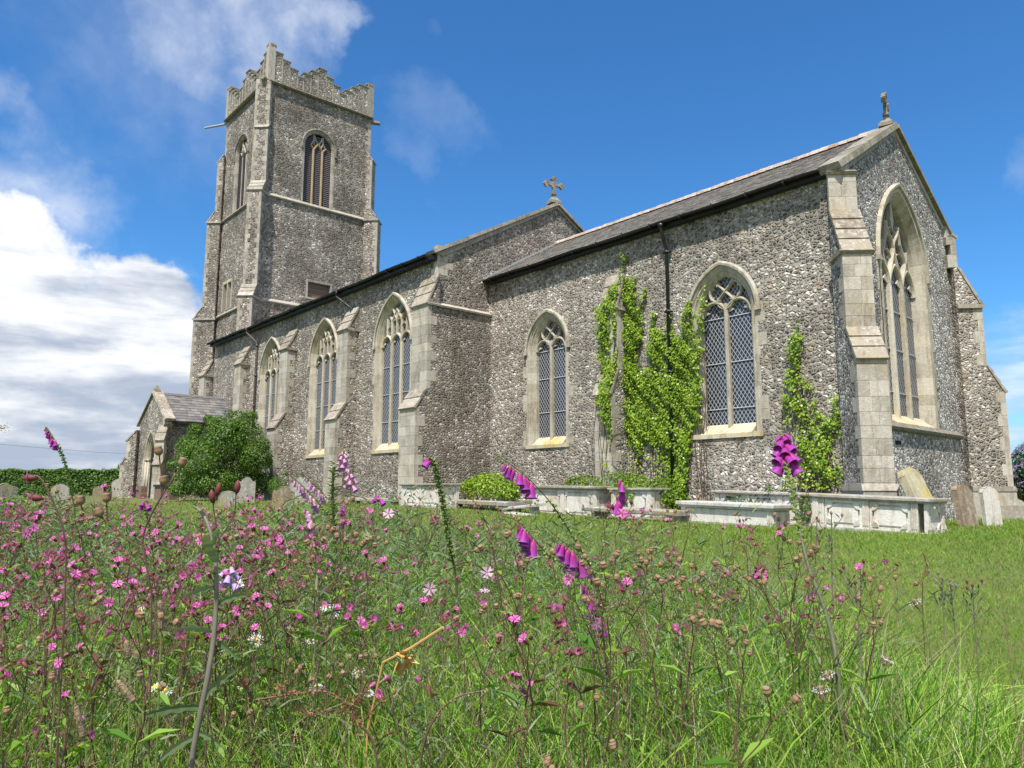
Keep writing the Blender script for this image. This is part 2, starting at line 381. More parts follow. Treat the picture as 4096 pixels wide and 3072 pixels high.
def npmesh(name, verts, faces, rnd, m, parent=None, smooth=False):
    """verts (N,3), faces (M,k) all the same k, rnd (M,)"""
    me = bpy.data.meshes.new(name)
    nv, (nf, k) = len(verts), faces.shape
    me.vertices.add(nv); me.vertices.foreach_set('co', np.ascontiguousarray(verts, dtype=np.float32).ravel())
    me.loops.add(nf*k); me.loops.foreach_set('vertex_index', np.ascontiguousarray(faces, dtype=np.int32).ravel())
    me.polygons.add(nf); me.polygons.foreach_set('loop_start', np.arange(0, nf*k, k, dtype=np.int32))
    me.update(calc_edges=True)
    a = me.attributes.new('rnd', 'FLOAT', 'FACE'); a.data.foreach_set('value', np.ascontiguousarray(rnd, dtype=np.float32))
    if smooth: me.polygons.foreach_set('use_smooth', np.ones(nf, dtype=bool))
    me.materials.append(m)
    o = bpy.data.objects.new(name, me); COL.objects.link(o)
    if parent is not None: o.parent = parent
    return o

def tag(o, label=None, cat=None, group=None, kind=None):
    for k, v in (('label', label), ('category', cat), ('group', group), ('kind', kind)):
        if v: o[k] = v
    return o
def empty(name, loc=(0, 0, 0), rz=0.0):
    o = bpy.data.objects.new(name, None); COL.objects.link(o)
    o.location = loc; o.rotation_euler = (0, 0, rz); o.empty_display_size = 0.2
    return o
def copy_tree(o, parent=None):
    c = o.copy(); COL.objects.link(c); c.parent = parent
    for ch in list(o.children): copy_tree(ch, c)
    return c

class Fr:                                                   # wall frame
    def __init__(s, ox, oy, ux, uy, nx, ny):
        s.o = (ox, oy); l = math.hypot(ux, uy); s.u = (ux/l, uy/l); l = math.hypot(nx, ny); s.n = (nx/l, ny/l)
    def P(s, a, z, d=0.0):
        return (s.o[0]+s.u[0]*a+s.n[0]*d, s.o[1]+s.u[1]*a+s.n[1]*d, z)

def xs(x, tab):
    return float(np.interp(x, [a for a, b in tab], [b for a, b in tab]))
GX = np.array([-400, -120, -60, -45, -21, -14, -6, 400.0]); GZ = np.array([0.0, 0.1, 0.36, 0.42, 0.28, 0.06, 0.0, 0.0])
def gz(x, y):
    x = np.asarray(x, float); y = np.asarray(y, float)
    f = np.clip((y-5.5)/6.5, 0, 1); f = f*f*(3-2*f)
    f2 = np.clip((-x-30)/40, 0, 1)
    return np.interp(x, GX, GZ)*np.maximum(f, f2)
EDGE = ([-400, -60, -38, -25, -15, -7.5, -2.5, -1.0, 0.0, 3.0, 6], [14, 12.2, 11.0, 9.3, 7.4, 5.6, 4.3, 3.3, 2.9, 2.2, 2.0])
def edge_y(x): return np.interp(x, EDGE[0], EDGE[1])

# ------------------------------------------------------------------ ground
def ground():
    gx = np.concatenate([[-1500, -700, -350, -200, -140], np.arange(-110, 30.1, 1.5), [45, 80, 200, 700, 1500]])
    gy = np.concatenate([[-1500, -600, -200, -80, -40, -20], np.arange(-12, 45.1, 1.5), [60, 90, 150, 300, 700, 1500]])
    X, Y = np.meshgrid(gx, gy); Z = gz(X, Y)-0.004
    n = len(gx); v = np.stack([X.ravel(), Y.ravel(), Z.ravel()], 1)
    i, j = np.meshgrid(np.arange(n-1), np.arange(len(gy)-1)); k = (j*n+i).ravel()
    f = np.stack([k, k+1, k+n+1, k+n], 1)
    o = npmesh('ground', v, f, np.zeros(len(f)), M['ground'], smooth=True)
    tag(o, kind='structure')
ground()

# ------------------------------------------------------------------ church
church = empty('church', (-22, 20, 0))
CH = Vector((-22, 20, 0))
tag(church, 'flint church with a tall battlemented west tower, nave, lower chancel and south porch', 'church')
_B = MB.build
def B(mb, name, m, parent=None, smooth=False, uv=None):      # church geometry is written in world metres; bring it to the church origin
    mb.v = [(x-CH.x, y-CH.y, z-CH.z) for x, y, z in mb.v]
    return _B(mb, name, m, parent if parent is not None else church, smooth, uv)

AX = 21.72
CY, NY, XE, XN, XT = 18.0, 15.56, -8.2, -22.15, -44.9
CN, NN = 2*AX-CY, 2*AX-NY
fS = Fr(0, CY, 1, 0, 0, -1)                                  # chancel south wall, a = x
fN = Fr(0, NY, 1, 0, 0, -1)                                  # nave south wall, a = x
fE = Fr(XE+0.03, CY, -0.022, 1, 1, 0.022)                    # chancel east wall, a = y - 18
fNE = Fr(XN, 0, 0, 1, 1, 0)                                  # nave east wall, a = y
fT = Fr(XT, 0, 0, 1, 1, 0)                                   # tower east face, a = y
TS, TN, TW = 17.95, 25.55, -52.2
fTS = Fr(0, TS, 1, 0, 0, -1)                                 # tower south face, a = x
fTN = Fr(0, TN, 1, 0, 0, 1)
fTW = Fr(TW, 0, 0, 1, -1, 0)

def wallface(fr, outline, holes, m, name='wall', d=0.0, extra=None):
    mb = extra or MB()
    loops = [[Vector((a, z, 0)) for a, z in outline]]+[[Vector((a, z, 0)) for a, z in h] for h in holes]
    tri = tessellate_polygon(loops); pts = [p for l in loops for p in l]
    mb.add([fr.P(p.x, p.y, d) for p in pts], [tuple(t) for t in tri])
    return B(mb, name, m)

class Arch:
    def __init__(s, c, z0, zs, w, h, n=14):
        s.c, s.z0, s.zs, s.w, s.h, s.n = c, z0, zs, w, h, n
        s.R = (w*w+h*h)/(2*w); s.k = s.R-w                     # arc centres at c +- k
    def arc(s, o=0.0):                                         # from left springing over to right
        Ro = s.R-o
        a1 = math.acos(min(1, s.k/Ro))
        L = [(s.c+s.k-Ro*math.cos(a1*i/s.n), s.zs+Ro*math.sin(a1*i/s.n)) for i in range(s.n+1)]
        return L+[(2*s.c-x, z) for x, z in reversed(L[:-1])]
    def path(s, o=0.0, z0=None):
        z0 = s.z0 if z0 is None else z0
        wo = s.w-o
        return [(s.c-wo, z0)]+s.arc(o)+[(s.c+wo, z0)]
    def top(s, a, o=0.0):
        Ro = s.R-o; x = abs(a-s.c)+s.k
        return s.zs+math.sqrt(max(0, Ro*Ro-x*x))

def stroke(mb, fr, pts, w, d0, d1, taper=None):
    """bar along a path in the wall plane, from depth d1 (front) back to d0, with bevelled front"""
    n = len(pts); L = []
    for i, (x, z) in enumerate(pts):
        a = pts[max(i-1, 0)]; b = pts[min(i+1, n-1)]
        tx, tz = b[0]-a[0], b[1]-a[1]; l = math.hypot(tx, tz) or 1
        L.append((-tz/l, tx/l))
    vs = []
    for i, ((x, z), (nx, nz)) in enumerate(zip(pts, L)):
        h = w/2*(taper[i] if taper else 1)
        for s_, dd in ((-1, d0), (-1, d1-0.05), (-0.35, d1), (0.35, d1), (1, d1-0.05), (1, d0)):
            vs.append(fr.P(x+nx*h*s_, z+nz*h*s_, dd))
    fs = [(i*6+j, i*6+j+1, (i+1)*6+j+1, (i+1)*6+j) for i in range(n-1) for j in range(5)]
    fs += [tuple(range(6)), tuple((n-1)*6+j for j in range(5, -1, -1))]
    mb.add(vs, fs)

JIT = [0]
def jit():
    JIT[0] = (JIT[0]+1) % 7
    return JIT[0]*0.0023
def arcpts(cx, cz, r, a0, a1, n=10):
    return [(cx+r*math.cos(R(a0+(a1-a0)*i/n)), cz+r*math.sin(R(a0+(a1-a0)*i/n))) for i in range(n+1)]
def head(mb, fr, c, w, zs, h, bw, d0, d1, cusp=True, cr=0.42, round_=False):
    """cusped head of a light"""
    A = Arch(c, zs, zs, w, h, 8); j = jit()
    stroke(mb, fr, A.arc(0), bw, d0, d1-j)
    if cusp:
        for s_ in (-1, 1):
            x = w*0.86; z = zs+h*0.40
            mb.slab(fr, [(c+s_*w*0.98, zs+h*0.12), (c+s_*w*cr, zs+h*0.30), (c+s_*w*0.84, zs+h*0.62)], d0+0.02, d1-0.07-j)
            if round_:
                mb.slab(fr, [(c+s_*w*0.86, zs+h*0.52), (c+s_*w*0.30, zs+h*0.66), (c+s_*w*0.50, zs+h*0.92)], d0+0.02, d1-0.075-j)

def window(fr, A, prof, m, glass_o, glass_d, sill_m, tracer, hood=0.11, hood_drop=0.0, bond=0.0, sillslope=True, name='window', gm='glass', gname='glass', hood_m=None):
    """moulded stone frame with hood mould, sill, glazing and tracery"""
    mb = MB(); paths = [A.path(o) for o, d in prof]; n = len(paths[0])
    for k in range(len(prof)-1):
        for i in range(n-1):
            z = (paths[k][i][1]+paths[k][i+1][1])/2
            vs = [fr.P(*paths[k][i], prof[k][1]), fr.P(*paths[k][i+1], prof[k][1]), fr.P(*paths[k+1][i+1], prof[k+1][1]), fr.P(*paths[k+1][i], prof[k+1][1])]
            if i in (0, n-2):                                  # jambs: split into courses so the stones differ
                zz = [A.z0]
                rs = random.Random(int(A.c*100)+i)
                while zz[-1] < A.zs: zz.append(min(A.zs, zz[-1]+rs.uniform(0.28, 0.5)))
                for q in range(len(zz)-1):
                    xa, xb = paths[k][i+1 if i == 0 else i][0], paths[k+1][i+1 if i == 0 else i][0]
                    rr = random.Random(q*13+i+int(A.c*10)).random()
                    mb.add([fr.P(xa, zz[q], prof[k][1]), fr.P(xa, zz[q+1], prof[k][1]), fr.P(xb, zz[q+1], prof[k+1][1]), fr.P(xb, zz[q], prof[k+1][1])], [(0, 1, 2, 3)], rr)
            else:
                mb.add(vs, [(0, 1, 2, 3)], random.Random(i*7+int(A.c*10)).random())
    # irregular bonding stones outside the jamb
    if bond:
        rs = random.Random(int(A.c*31)); o0 = prof[0][0]
        for s_ in (-1, 1):
            z = A.z0-0.05
            while z < A.zs:
                h = rs.uniform(0.25, 0.42); L = rs.choice((0.02, 0.06, bond))*rs.uniform(0.7, 1.1)
                xa = A.c+s_*(A.w-o0-0.002); xb = xa+s_*L
                mb.box(fr, min(xa, xb), max(xa, xb), z, min(z+h-0.01, A.zs+0.1), -0.05, prof[0][1]-0.001, rs.random())
                z += h
    fo = B(mb, name, m)
    if hood:
        hb = MB(); o0 = prof[0][0]
        hp = [(o0+0.02, 0.0), (o0+0.01, hood*0.7), (o0-hood*0.5, hood*0.8), (o0-hood, 0.035), (o0-hood, -0.01)]
        A2 = Arch(A.c, A.zs, A.zs, A.w, A.h, A.n); ar = [A2.arc(o) for o, d in hp]; m_ = len(ar[0])
        if hood_drop:
            ar = [[(p[0][0], p[0][1]-hood_drop)]+p+[(p[-1][0], p[-1][1]-hood_drop)] for p in ar]; m_ += 2
        for i in range(m_-1):
            r_ = random.random()
            for k in range(len(hp)-1):
                hb.add([fr.P(*ar[k][i], hp[k][1]), fr.P(*ar[k][i+1], hp[k][1]), fr.P(*ar[k+1][i+1], hp[k+1][1]), fr.P(*ar[k+1][i], hp[k+1][1])], [(0, 1, 2, 3)], r_)
        for s_ in (0, m_-1):
            x, z = ar[2][s_]; sg = -1 if s_ == 0 else 1
            hb.box(fr, x-0.08, x+0.08, z-0.12, z+0.01, -0.01, hood*0.75)
        B(hb, 'hood_mould', hood_m or m, fo)
    # sill
    if sill_m:
        sb = MB(); wo = A.w-prof[0][0]; wi = A.w-glass_o
        sb.prism(fr, [(0.05, A.z0-0.14), (0.05, A.z0-0.02), (glass_d+0.0, A.z0+0.26 if sillslope else A.z0+0.05), (glass_d-0.05, A.z0-0.14)], A.c-wi-0.02, A.c+wi+0.02)
        for s_ in (-1, 1):
            a, b_ = A.c+s_*(wi+0.021), A.c+s_*(wo+0.05)
            sb.box(fr, min(a, b_), max(a, b_), A.z0-0.14, A.z0-0.005, -0.25, 0.045)
        B(sb, 'sill', sill_m, fo)
    if glass_o is not None:
        P = A.path(glass_o-0.02); gb = MB()
        gb.add([fr.P(a, z, glass_d) for a, z in P], [tuple(range(len(P)))])
        B(gb, gname, M[gm], fo, uv=[(a, z) for a, z in P])
    if tracer:
        tb = MB(); tracer(tb, fr, A, A.w-glass_o, glass_d+0.005)
        if tb.v: B(tb, 'tracery', m, fo)
    return fo

def tr_nave(tb, fr, A, wi, gd):
    d1 = gd+0.13; o = A.w-wi; x1 = wi/3; bw = 0.10
    zh = A.zs-0.05
    for s_ in (-1, 1): stroke(tb, fr, [(A.c+s_*x1, A.z0+0.1), (A.c+s_*x1, zh), (A.c+s_*x1, zh+0.02)], bw+0.02, gd, d1)
    for k in (-1, 0, 1):
        head(tb, fr, A.c+k*2*x1, x1, zh-0.02, 0.42, bw, gd, d1-0.004)
        xx = A.c+k*2*x1                                         # small bar rising from each head
        if k == 0: stroke(tb, fr, [(xx, zh+0.38), (xx, A.top(xx, o)-0.42)], 0.07, gd, d1-0.01)
        else: stroke(tb, fr, [(xx, zh+0.38), (xx, A.top(xx, o))], 0.07, gd, d1-0.01)
    for s_ in (-1, 1):
        x = A.c+s_*x1
        stroke(tb, fr, [(x, zh+0.1), (x, zh+0.95), (x, zh+1.05)], 0.09, gd, d1-0.002)
        zt = A.top(x, o)
        stroke(tb, fr, [(x, zh+0.95), (A.c+s_*x1*0.45, zh+1.2), (A.c, zh+1.42)], 0.08, gd, d1-0.006)     # meeting over the middle light
        stroke(tb, fr, [(x, zh+0.95), (x+s_*x1*0.35, min(zh+1.15, A.top(x+s_*x1*0.35, o)))], 0.08, gd, d1-0.008)
        stroke(tb, fr, [(A.c, zh+0.95), (A.c+s_*x1*0.5, zh+1.22), (A.c+s_*x1*0.9, A.top(A.c+s_*x1*0.9, o))], 0.07, gd, d1-0.011)
        for q in (0.5, 1.5):
            xx = A.c+s_*x1*q; z = zh+0.62 if q == 1.5 else zh+0.85
            head(tb, fr, xx, x1*0.5, z-0.05, 0.2, 0.05, gd, d1-0.03, True, 0.3)
def saddle(fr, A, wi, gd, zs, parent):
    sb = MB()
    for z in zs:
        sb.box(fr, A.c-wi, A.c+wi, z-0.012, z+0.012, gd+0.01, gd+0.03)
    B(sb, 'saddle_bar', M['ferro'], parent)

def tr_chancel(tb, fr, A, wi, gd):
    d1 = gd+0.15; o = A.w-wi; bw = 0.11
    zh = A.zs+0.0
    stroke(tb, fr, [(A.c, A.z0+0.1), (A.c, zh), (A.c, zh+0.30)], bw+0.01, gd, d1)
    hw = wi/2
    for s_ in (-1, 1):
        head(tb, fr, A.c+s_*hw, hw, zh-0.02, hw*1.02, 0.085, gd, d1-0.004, True, 0.36, True)
    # four-lobed figure of the head, set diagonally
    apex = A.zs+math.sqrt((A.R-o)**2-A.k**2)
    cz = zh+hw*0.75+(apex-zh-hw*0.75)*0.46; r = (apex-zh-hw*0.75)*0.53
    for q in (45, 135, 225, 315):
        stroke(tb, fr, [(A.c, cz), (A.c+r*0.55*math.cos(R(q)), cz+r*0.55*math.sin(R(q))), (A.c+r*1.02*math.cos(R(q)), cz+r*1.02*math.sin(R(q)))], 0.07, gd, d1-jit()-0.01, [1.3, 0.7, 1.1])
    for q in (0, 90, 180, 270):
        rr = r*0.62; cx, c2 = A.c+rr*0.98*math.cos(R(q)), cz+rr*0.98*math.sin(R(q))
        if abs(cx-A.c) > 0.01: rr = min(rr, 0.97*wi-abs(cx-A.c)) if q in (0, 180) else rr
        stroke(tb, fr, arcpts(cx, c2, rr, q-110, q+110, 10), 0.06, gd, d1-jit()-0.012)
        for t_ in (-40, 40):
            b0 = (cx+rr*math.cos(R(q+t_-16)), c2+rr*math.sin(R(q+t_-16))); b1 = (cx+rr*math.cos(R(q+t_+16)), c2+rr*math.sin(R(q+t_+16)))
            tb.slab(fr, [b0, b1, (cx+rr*0.55*math.cos(R(q+t_)), c2+rr*0.55*math.sin(R(q+t_)))], gd+0.01, d1-0.06-jit())

def tr_east(tb, fr, A, wi, gd):
    d1 = gd+0.14; o = A.w-wi; x1 = wi/3; bw = 0.11
    zh = A.zs-0.55
    for s_ in (-1, 1): stroke(tb, fr, [(A.c+s_*x1, A.z0+0.1), (A.c+s_*x1, zh), (A.c+s_*x1, zh+0.03)], bw+0.02, gd, d1)
    for k in (-1, 0, 1): head(tb, fr, A.c+k*2*x1, x1, zh-0.02, 0.72, 0.10, gd, d1-0.004, True, 0.3)
    def ogee(x, z, s_, L=1.0):                                   # bars flowing up and crossing
        stroke(tb, fr, [(x, z), (x+s_*x1*0.18, z+0.3*L), (x+s_*x1*0.62, z+0.62*L), (x+s_*x1*0.95, z+0.95*L), (x+s_*x1*1.0, z+1.15*L)], 0.09, gd, d1-jit()-0.006)
    for k in (-1, 1):
        for s_ in (-1, 1):
            x = A.c+k*x1
            if x+s_*x1 < A.c+wi and x+s_*x1 > A.c-wi or True:
                lim = A.top(min(max(x+s_*x1, A.c-wi*0.97), A.c+wi*0.97), o)
                L = min(1.0, (lim-zh-0.1)/1.15)
                ogee(x, zh+0.1, s_, L)
    for s_ in (-1, 1):
        ogee(A.c, zh+1.2, s_, 0.62)
        x = A.c+s_*x1*2
        stroke(tb, fr, [(x, zh+0.68), (A.c+s_*x1*1.7, zh+1.0), (A.c+s_*x1*1.15, zh+1.4), (A.c+s_*x1*0.9, min(zh+1.9, A.top(A.c+s_*x1*0.9, o)))], 0.09, gd, d1-jit()-0.006)
    for k, z in ((-1, zh+1.05), (1, zh+1.05), (0, zh+1.75)):
        head(tb, fr, A.c+k*x1, x1*0.75, z-0.25, 0.3, 0.05, gd, d1-0.05, True, 0.2)
    tb.slab(fr, [(A.c-0.12, zh+2.0), (A.c, zh+1.7), (A.c+0.12, zh+2.0), (A.c, zh+2.7)], gd, d1-0.03)

PROF_C = [(-0.05, 0.006), (0.02, 0.006), (0.05, -0.035), (0.09, -0.03), (0.12, -0.09), (0.155, -0.085), (0.235, -0.19), (0.25, -0.32)]
PROF_N = [(-0.05, 0.006), (0.02, 0.006), (0.05, -0.05), (0.08, -0.04), (0.11, -0.11), (0.14, -0.10), (0.20, -0.19), (0.22, -0.28)]
PROF_E = [(-0.10, 0.02), (0.04, 0.02), (0.08, -0.05), (0.12, -0.04), (0.17, -0.12), (0.20, -0.11), (0.26, -0.20), (0.28, -0.34)]

# --- window shapes
W1 = Arch(-18.88, 2.42, 5.78, 0.98, 1.27)
W2 = Arch(-11.76, 2.40, 5.78, 1.04, 1.34)
NW = [Arch(c, 2.40, 6.62, 1.28, 1.87) for c in (-25.12, -30.95, -36.72)]
WE = Arch(3.66, 2.62, 7.0, 1.60, 2.30)
LE = Arch(21.66, 19.66, 23.72, 1.10, 1.12)
LS = Arch(-48.95, 19.66, 23.72, 1.10, 1.12)

# --- chancel walls
wallface(fS, [(XN, -0.3), (XE-0.0, -0.3), (XE, 8.85), (XN, 8.85)], [W1.path(-0.04), W2.path(-0.04)], M['flint'], 'chancel_wall')
zR = 11.22
wallface(fE, [(0.0, -0.3), (2*(AX-CY), -0.3), (2*(AX-CY), 8.85), (AX-CY, 11.12), (0.0, 8.85)], [WE.path(-0.09)], M['flint_east'], 'east_wall')
fCN = Fr(0, CN, 1, 0, 0, 1)
wallface(fCN, [(XN, -0.3), (XE-0.15, -0.3), (XE-0.15, 8.85), (XN, 8.85)], [], M['flint'], 'north_wall')
# --- nave walls
wallface(fN, [(XT, -0.3), (XN, -0.3), (XN, 9.5), (XT, 9.5)], [a.path(-0.04) for a in NW], M['flint_nave'], 'nave_wall')
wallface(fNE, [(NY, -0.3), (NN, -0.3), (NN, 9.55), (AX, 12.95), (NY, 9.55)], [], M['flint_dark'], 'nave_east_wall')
wallface(Fr(0, NN, 1, 0, 0, 1), [(XT, -0.3), (XN, -0.3), (XN, 9.5), (XT, 9.5)], [], M['flint_nave'], 'nave_north_wall')
wallface(Fr(XT, 0, 0, 1, -1, 0), [(NY, -0.3), (NN, -0.3), (NN, 9.5), (AX, 12.9), (NY, 9.5)], [], M['flint_nave'], 'nave_west_wall', d=0.02)

win1 = window(fS, W1, PROF_C, M['stone_win'], 0.25, -0.30, M['lichen_sill'], tr_chancel, bond=0.22)
win2 = window(fS, W2, PROF_C, M['stone_win'], 0.25, -0.30, M['lichen_sill'], tr_chancel, bond=0.25)
saddle(fS, W1, 0.72, -0.30, (3.55, 4.75, 5.75), win1); saddle(fS, W2, 0.78, -0.30, (3.1, 4.4, 5.7), win2)
for a in NW:
    wn = window(fN, a, PROF_N, M['cream'], 0.22, -0.26, M['lichen_sill'], tr_nave, bond=0.18)
    saddle(fN, a, 1.05, -0.26, (3.5, 4.6, 5.7), wn)
wE = window(fE, WE, PROF_E, M['cream'], 0.28, -0.33, M['lichen_sill'], tr_east, bond=0.0)
saddle(fE, WE, 1.3, -0.33, (3.5, 4.7, 5.8), wE)
# outer orders of the east window bonding into the flint
eb = MB(); rs = random.Random(3)
for s_ in (-1, 1):
    z = 2.5
    while z < 7.0:
        h = rs.uniform(0.26, 0.42); xa = WE.c+s_*(WE.w+0.125); xb = xa+s_*rs.choice((0.05, 0.10, 0.2))
        eb.box(fE, min(xa, xb), max(xa, xb), z, z+h-0.012, -0.05, 0.012, rs.random()); z += h
B(eb, 'jamb_stones', M['cream'], wE)
# string course under the east window
sb = MB()
sb.prism(fE, [(0, 2.36), (0.10, 2.40), (0.14, 2.47), (0.0, 2.60)], 0.35, 7.1)
B(sb, 'string_course', M['coping'])

# --- buttresses
def ashcourses(mb, fr, a0, a1, z0, z1, d, dside, seed=0, two=True, gap=0.007, jitter=True):
    """courses of dressed stone on a front face wrapping both edges by alternating lengths"""
    rs = random.Random(seed); z = z0; k = rs.randint(0, 1)
    while z < z1-0.06:
        h = min(rs.uniform(0.27, 0.40), z1-z)
        if z1-(z+h) < 0.12: h = z1-z
        split = a0+(a1-a0)*rs.uniform(0.36, 0.64)
        for side in (0, 1):
            ret = min(dside, (0.16, 0.36)[(k+side) % 2]*rs.uniform(0.85, 1.15))
            if side == 0: mb.box(fr, a0-0.008, split-gap/2, z, z+h-gap, d-ret, d+0.008, rs.random())
            else: mb.box(fr, split+gap/2, a1+0.008, z, z+h-gap, d-ret, d+0.008, rs.random())
        z += h; k += 1
def buttress(fr, a0, a1, st, m, am=None, seed=0, z_base=-0.3, plinth=None, string=True, weather=None, front='full', swm=None):
    """st = [(z_low_of_slope, z_top_of_slope, proj_below)] from bottom to top; last slope dies into the wall"""
    body = MB(); n = len(st)
    prof = [(-0.02, z_base)]; z = z_base
    for i, (zl, zt, p) in enumerate(st):
        prof.append((p, z)) if z != zl else None
        prof.append((p, zl))
        nxt = st[i+1][2] if i+1 < n else -0.02
        prof.append((nxt, zt)); z = zt
    # drop duplicates
    q = [prof[0]]
    for p_ in prof[1:]:
        if abs(p_[0]-q[-1][0])+abs(p_[1]-q[-1][1]) > 1e-4: q.append(p_)
    body.prism(fr, q, a0, a1)
    bo = B(body, 'buttress', m)
    ab = MB(); z = z_base
    for i, (zl, zt, p) in enumerate(st):
        if front == 'full': ashcourses(ab, fr, a0, a1, max(z, 0.0), zl, p, p-0.02, seed+i*7)
        else:
            rs = random.Random(seed+i); zz = max(z, 0)
            k = 0
            while zz < zl-0.1:
                h = min(rs.uniform(0.28, 0.42), zl-zz); L = (0.16, 0.30)[k % 2]; L2 = (0.30, 0.16)[k % 2]
                L = min(L, (a1-a0)*0.42); L2 = min(L2, (a1-a0)*0.42)
                ab.box(fr, a0-0.006, a0+L, zz, zz+h-0.008, p-L2, p+0.006, rs.random())
                ab.box(fr, a1-L2, a1+0.006, zz, zz+h-0.008, p-L, p+0.006, rs.random())
                zz += h; k += 1
        z = zt
    B(ab, 'quoins', am or M['ash'], bo)
    wb = MB()
    for i, (zl, zt, p) in enumerate(st):
        nxt = st[i+1][2] if i+1 < n else 0.0
        L = math.hypot(p-nxt, zt-zl); k = max(1, round(L/0.36))
        sx, sz = (nxt-p)/L, (zt-zl)/L; nx, nz = sz, -sx
        for j in range(k):
            t0, t1 = L*j/k, L*(j+1)/k-0.004
            o0 = 0.035; 
            if j == 0: t0 = -0.06
            pr = [(p+sx*t0-nx*0.02, zl+sz*t0-nz*0.02), (p+sx*t0+nx*(o0+0.03), zl+sz*t0+nz*(o0+0.03)), (p+sx*t1+nx*o0, zl+sz*t1+nz*o0), (p+sx*t1-nx*0.02, zl+sz*t1-nz*0.02)]
            wb.prism(fr, pr, a0-0.03-0.002*j, a1+0.03+0.002*j)
    if string:
        zl, zt, p = st[-1] if string is True else st[string-1]
        wb.prism(fr, [(-0.02, zl-0.10), (p+0.02, zl-0.10), (p+0.085, zl-0.03), (p+0.03, zl+0.012), (-0.02, zl+0.012)], a0-0.075, a1+0.075)
    B(wb, 'weathering', swm or M['weather'], bo)
    if plinth:
        pb = MB(); zp, pp = plinth; p = st[0][2]
        pb.prism(fr, [(-0.02, zp-0.12), (p+pp, zp-0.12), (p+0.01, zp+0.03), (-0.02, zp+0.03)], a0-pp, a1+pp)
        pb.prism(fr, [(-0.02, z_base), (p+pp*0.7, z_base), (p+pp*0.7, zp-0.121), (-0.02, zp-0.121)], a0-pp*0.7, a1+pp*0.7)
        B(pb, 'plinth', M['ash_grey'], bo)
    return bo

for k, a in enumerate((-45.95, -40.35, -34.6, -28.72)):
    buttress(fN, a, a+0.86, [(3.72, 4.42, 0.93), (7.56, 8.55, 0.49)], M['flint_nave'], seed=k*5+1)
# nave south-east buttress runs flush into a thicker foot of the nave east wall
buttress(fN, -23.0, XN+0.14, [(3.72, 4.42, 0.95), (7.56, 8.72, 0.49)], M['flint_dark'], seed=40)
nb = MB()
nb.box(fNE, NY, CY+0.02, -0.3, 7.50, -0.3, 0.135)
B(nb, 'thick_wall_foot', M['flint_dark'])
nb = MB()
nb.prism(fNE, [(-0.05, 7.46), (0.21, 7.46), (0.23, 7.52), (0.0, 7.66)], NY-0.5, CY-0.01)
B(nb, 'string_course', M['ash'])
q = MB(); ashc = random.Random(8); z = 8.72; k = 0            # quoins of the nave corner above
while z < 9.5:
    h = ashc.uniform(0.24, 0.36)
    q.box(fNE, NY-0.008, NY+(0.45, 0.7)[k % 2], z, z+h-0.008, -(0.4, 0.25)[k % 2], 0.008, ashc.random()); z += h; k += 1
B(q, 'corner_quoins', M['ash'])
q = MB(); z = 8.3; k = 0
while z < 9.35:
    h = ashc.uniform(0.24, 0.36)
    q.box(fN, XT-0.01, XT+(0.3, 0.5)[k % 2], z, z+h-0.008, -0.2, 0.008, ashc.random()); z += h; k += 1
B(q, 'corner_quoins', M['ash'])
# chancel middle buttress
buttress(fS, -15.98, -15.28, [(3.80, 4.56, 0.72), (6.55, 7.72, 0.40)], M['flint'], seed=60, am=M['ash'])
# diagonal buttresses at the east corners
s2 = 1/math.sqrt(2)
fD1 = Fr(XE, CY, 1, 1, 1, -1)
fD2 = Fr(XE-0.15, CN, -1, 1, 1, 1)
for fr, sd in ((fD1, 71), (fD2, 91)):
    buttress(fr, -0.33, 0.33, [(3.82, 4.62, 1.18), (6.50, 7.72, 0.72), (8.7, 8.78, 0.10)], M['flint_east'] if sd == 71 else M['flint'], seed=sd, plinth=(0.95, 0.07),
             string=2, front='full' if sd == 71 else 'sides')
q = MB()                                                     # plinth stones below the north-east buttress
q.box(fD2, -0.55, 0.55, -0.3, 0.42, 0.2, 1.42); B(q, 'plinth_foot', M['ash_grey'])

# --- roofs
def courses(mb, P0, P1, Q1, Q0, n, m_, th, rs, lap=1.12, sag=0.0):
    """slates on the quad P0-P1 (eaves) to Q0-Q1 (ridge): n courses of m_ slates"""
    P0, P1, Q1, Q0 = map(Vector, (P0, P1, Q1, Q0))
    nrm = (P1-P0).cross(Q0-P0).normalized()
    for i in range(n):
        t0, t1 = i/n, min(1, (i+lap)/n); off = (i % 2)*0.5
        u = -off
        while u < m_:
            wd = rs.uniform(0.85, 1.15)
            a, b_ = max(0, u/m_), min(1, (u+wd)/m_-0.0006*m_/m_)
            if b_ > a:
                c = [P0.lerp(P1, a).lerp(Q0.lerp(Q1, a), t0), P0.lerp(P1, b_-0.002).lerp(Q0.lerp(Q1, b_-0.002), t0),
                     P0.lerp(P1, b_-0.002).lerp(Q0.lerp(Q1, b_-0.002), t1), P0.lerp(P1, a).lerp(Q0.lerp(Q1, a), t1)]
                lift = th*rs.uniform(0.8, 1.5); dn = rs.uniform(-0.006, 0.006)
                dv = (P0-Q0).normalized()*dn
                top = [c[0]+nrm*(lift+0.012)+dv, c[1]+nrm*(lift+0.012)+dv, c[2]+nrm*0.004, c[3]+nrm*0.004]
                bot = [c[0]+nrm*0.004+dv, c[1]+nrm*0.004+dv]
                mb.add(top+bot, [(0, 1, 2, 3), (0, 4, 5, 1), (0, 3, 4), (1, 5, 2)], rs.random())
            u += wd
rs = random.Random(5)
ZE, YE = 8.86, 17.66
rm = MB()
courses(rm, (XN, YE, ZE), (XE-0.25, YE, ZE), (XE-0.25, AX, zR), (XN, AX, zR), 22, 44, 0.004, rs)
roof = B(rm, 'chancel_roof', M['slate'])
rm = MB()
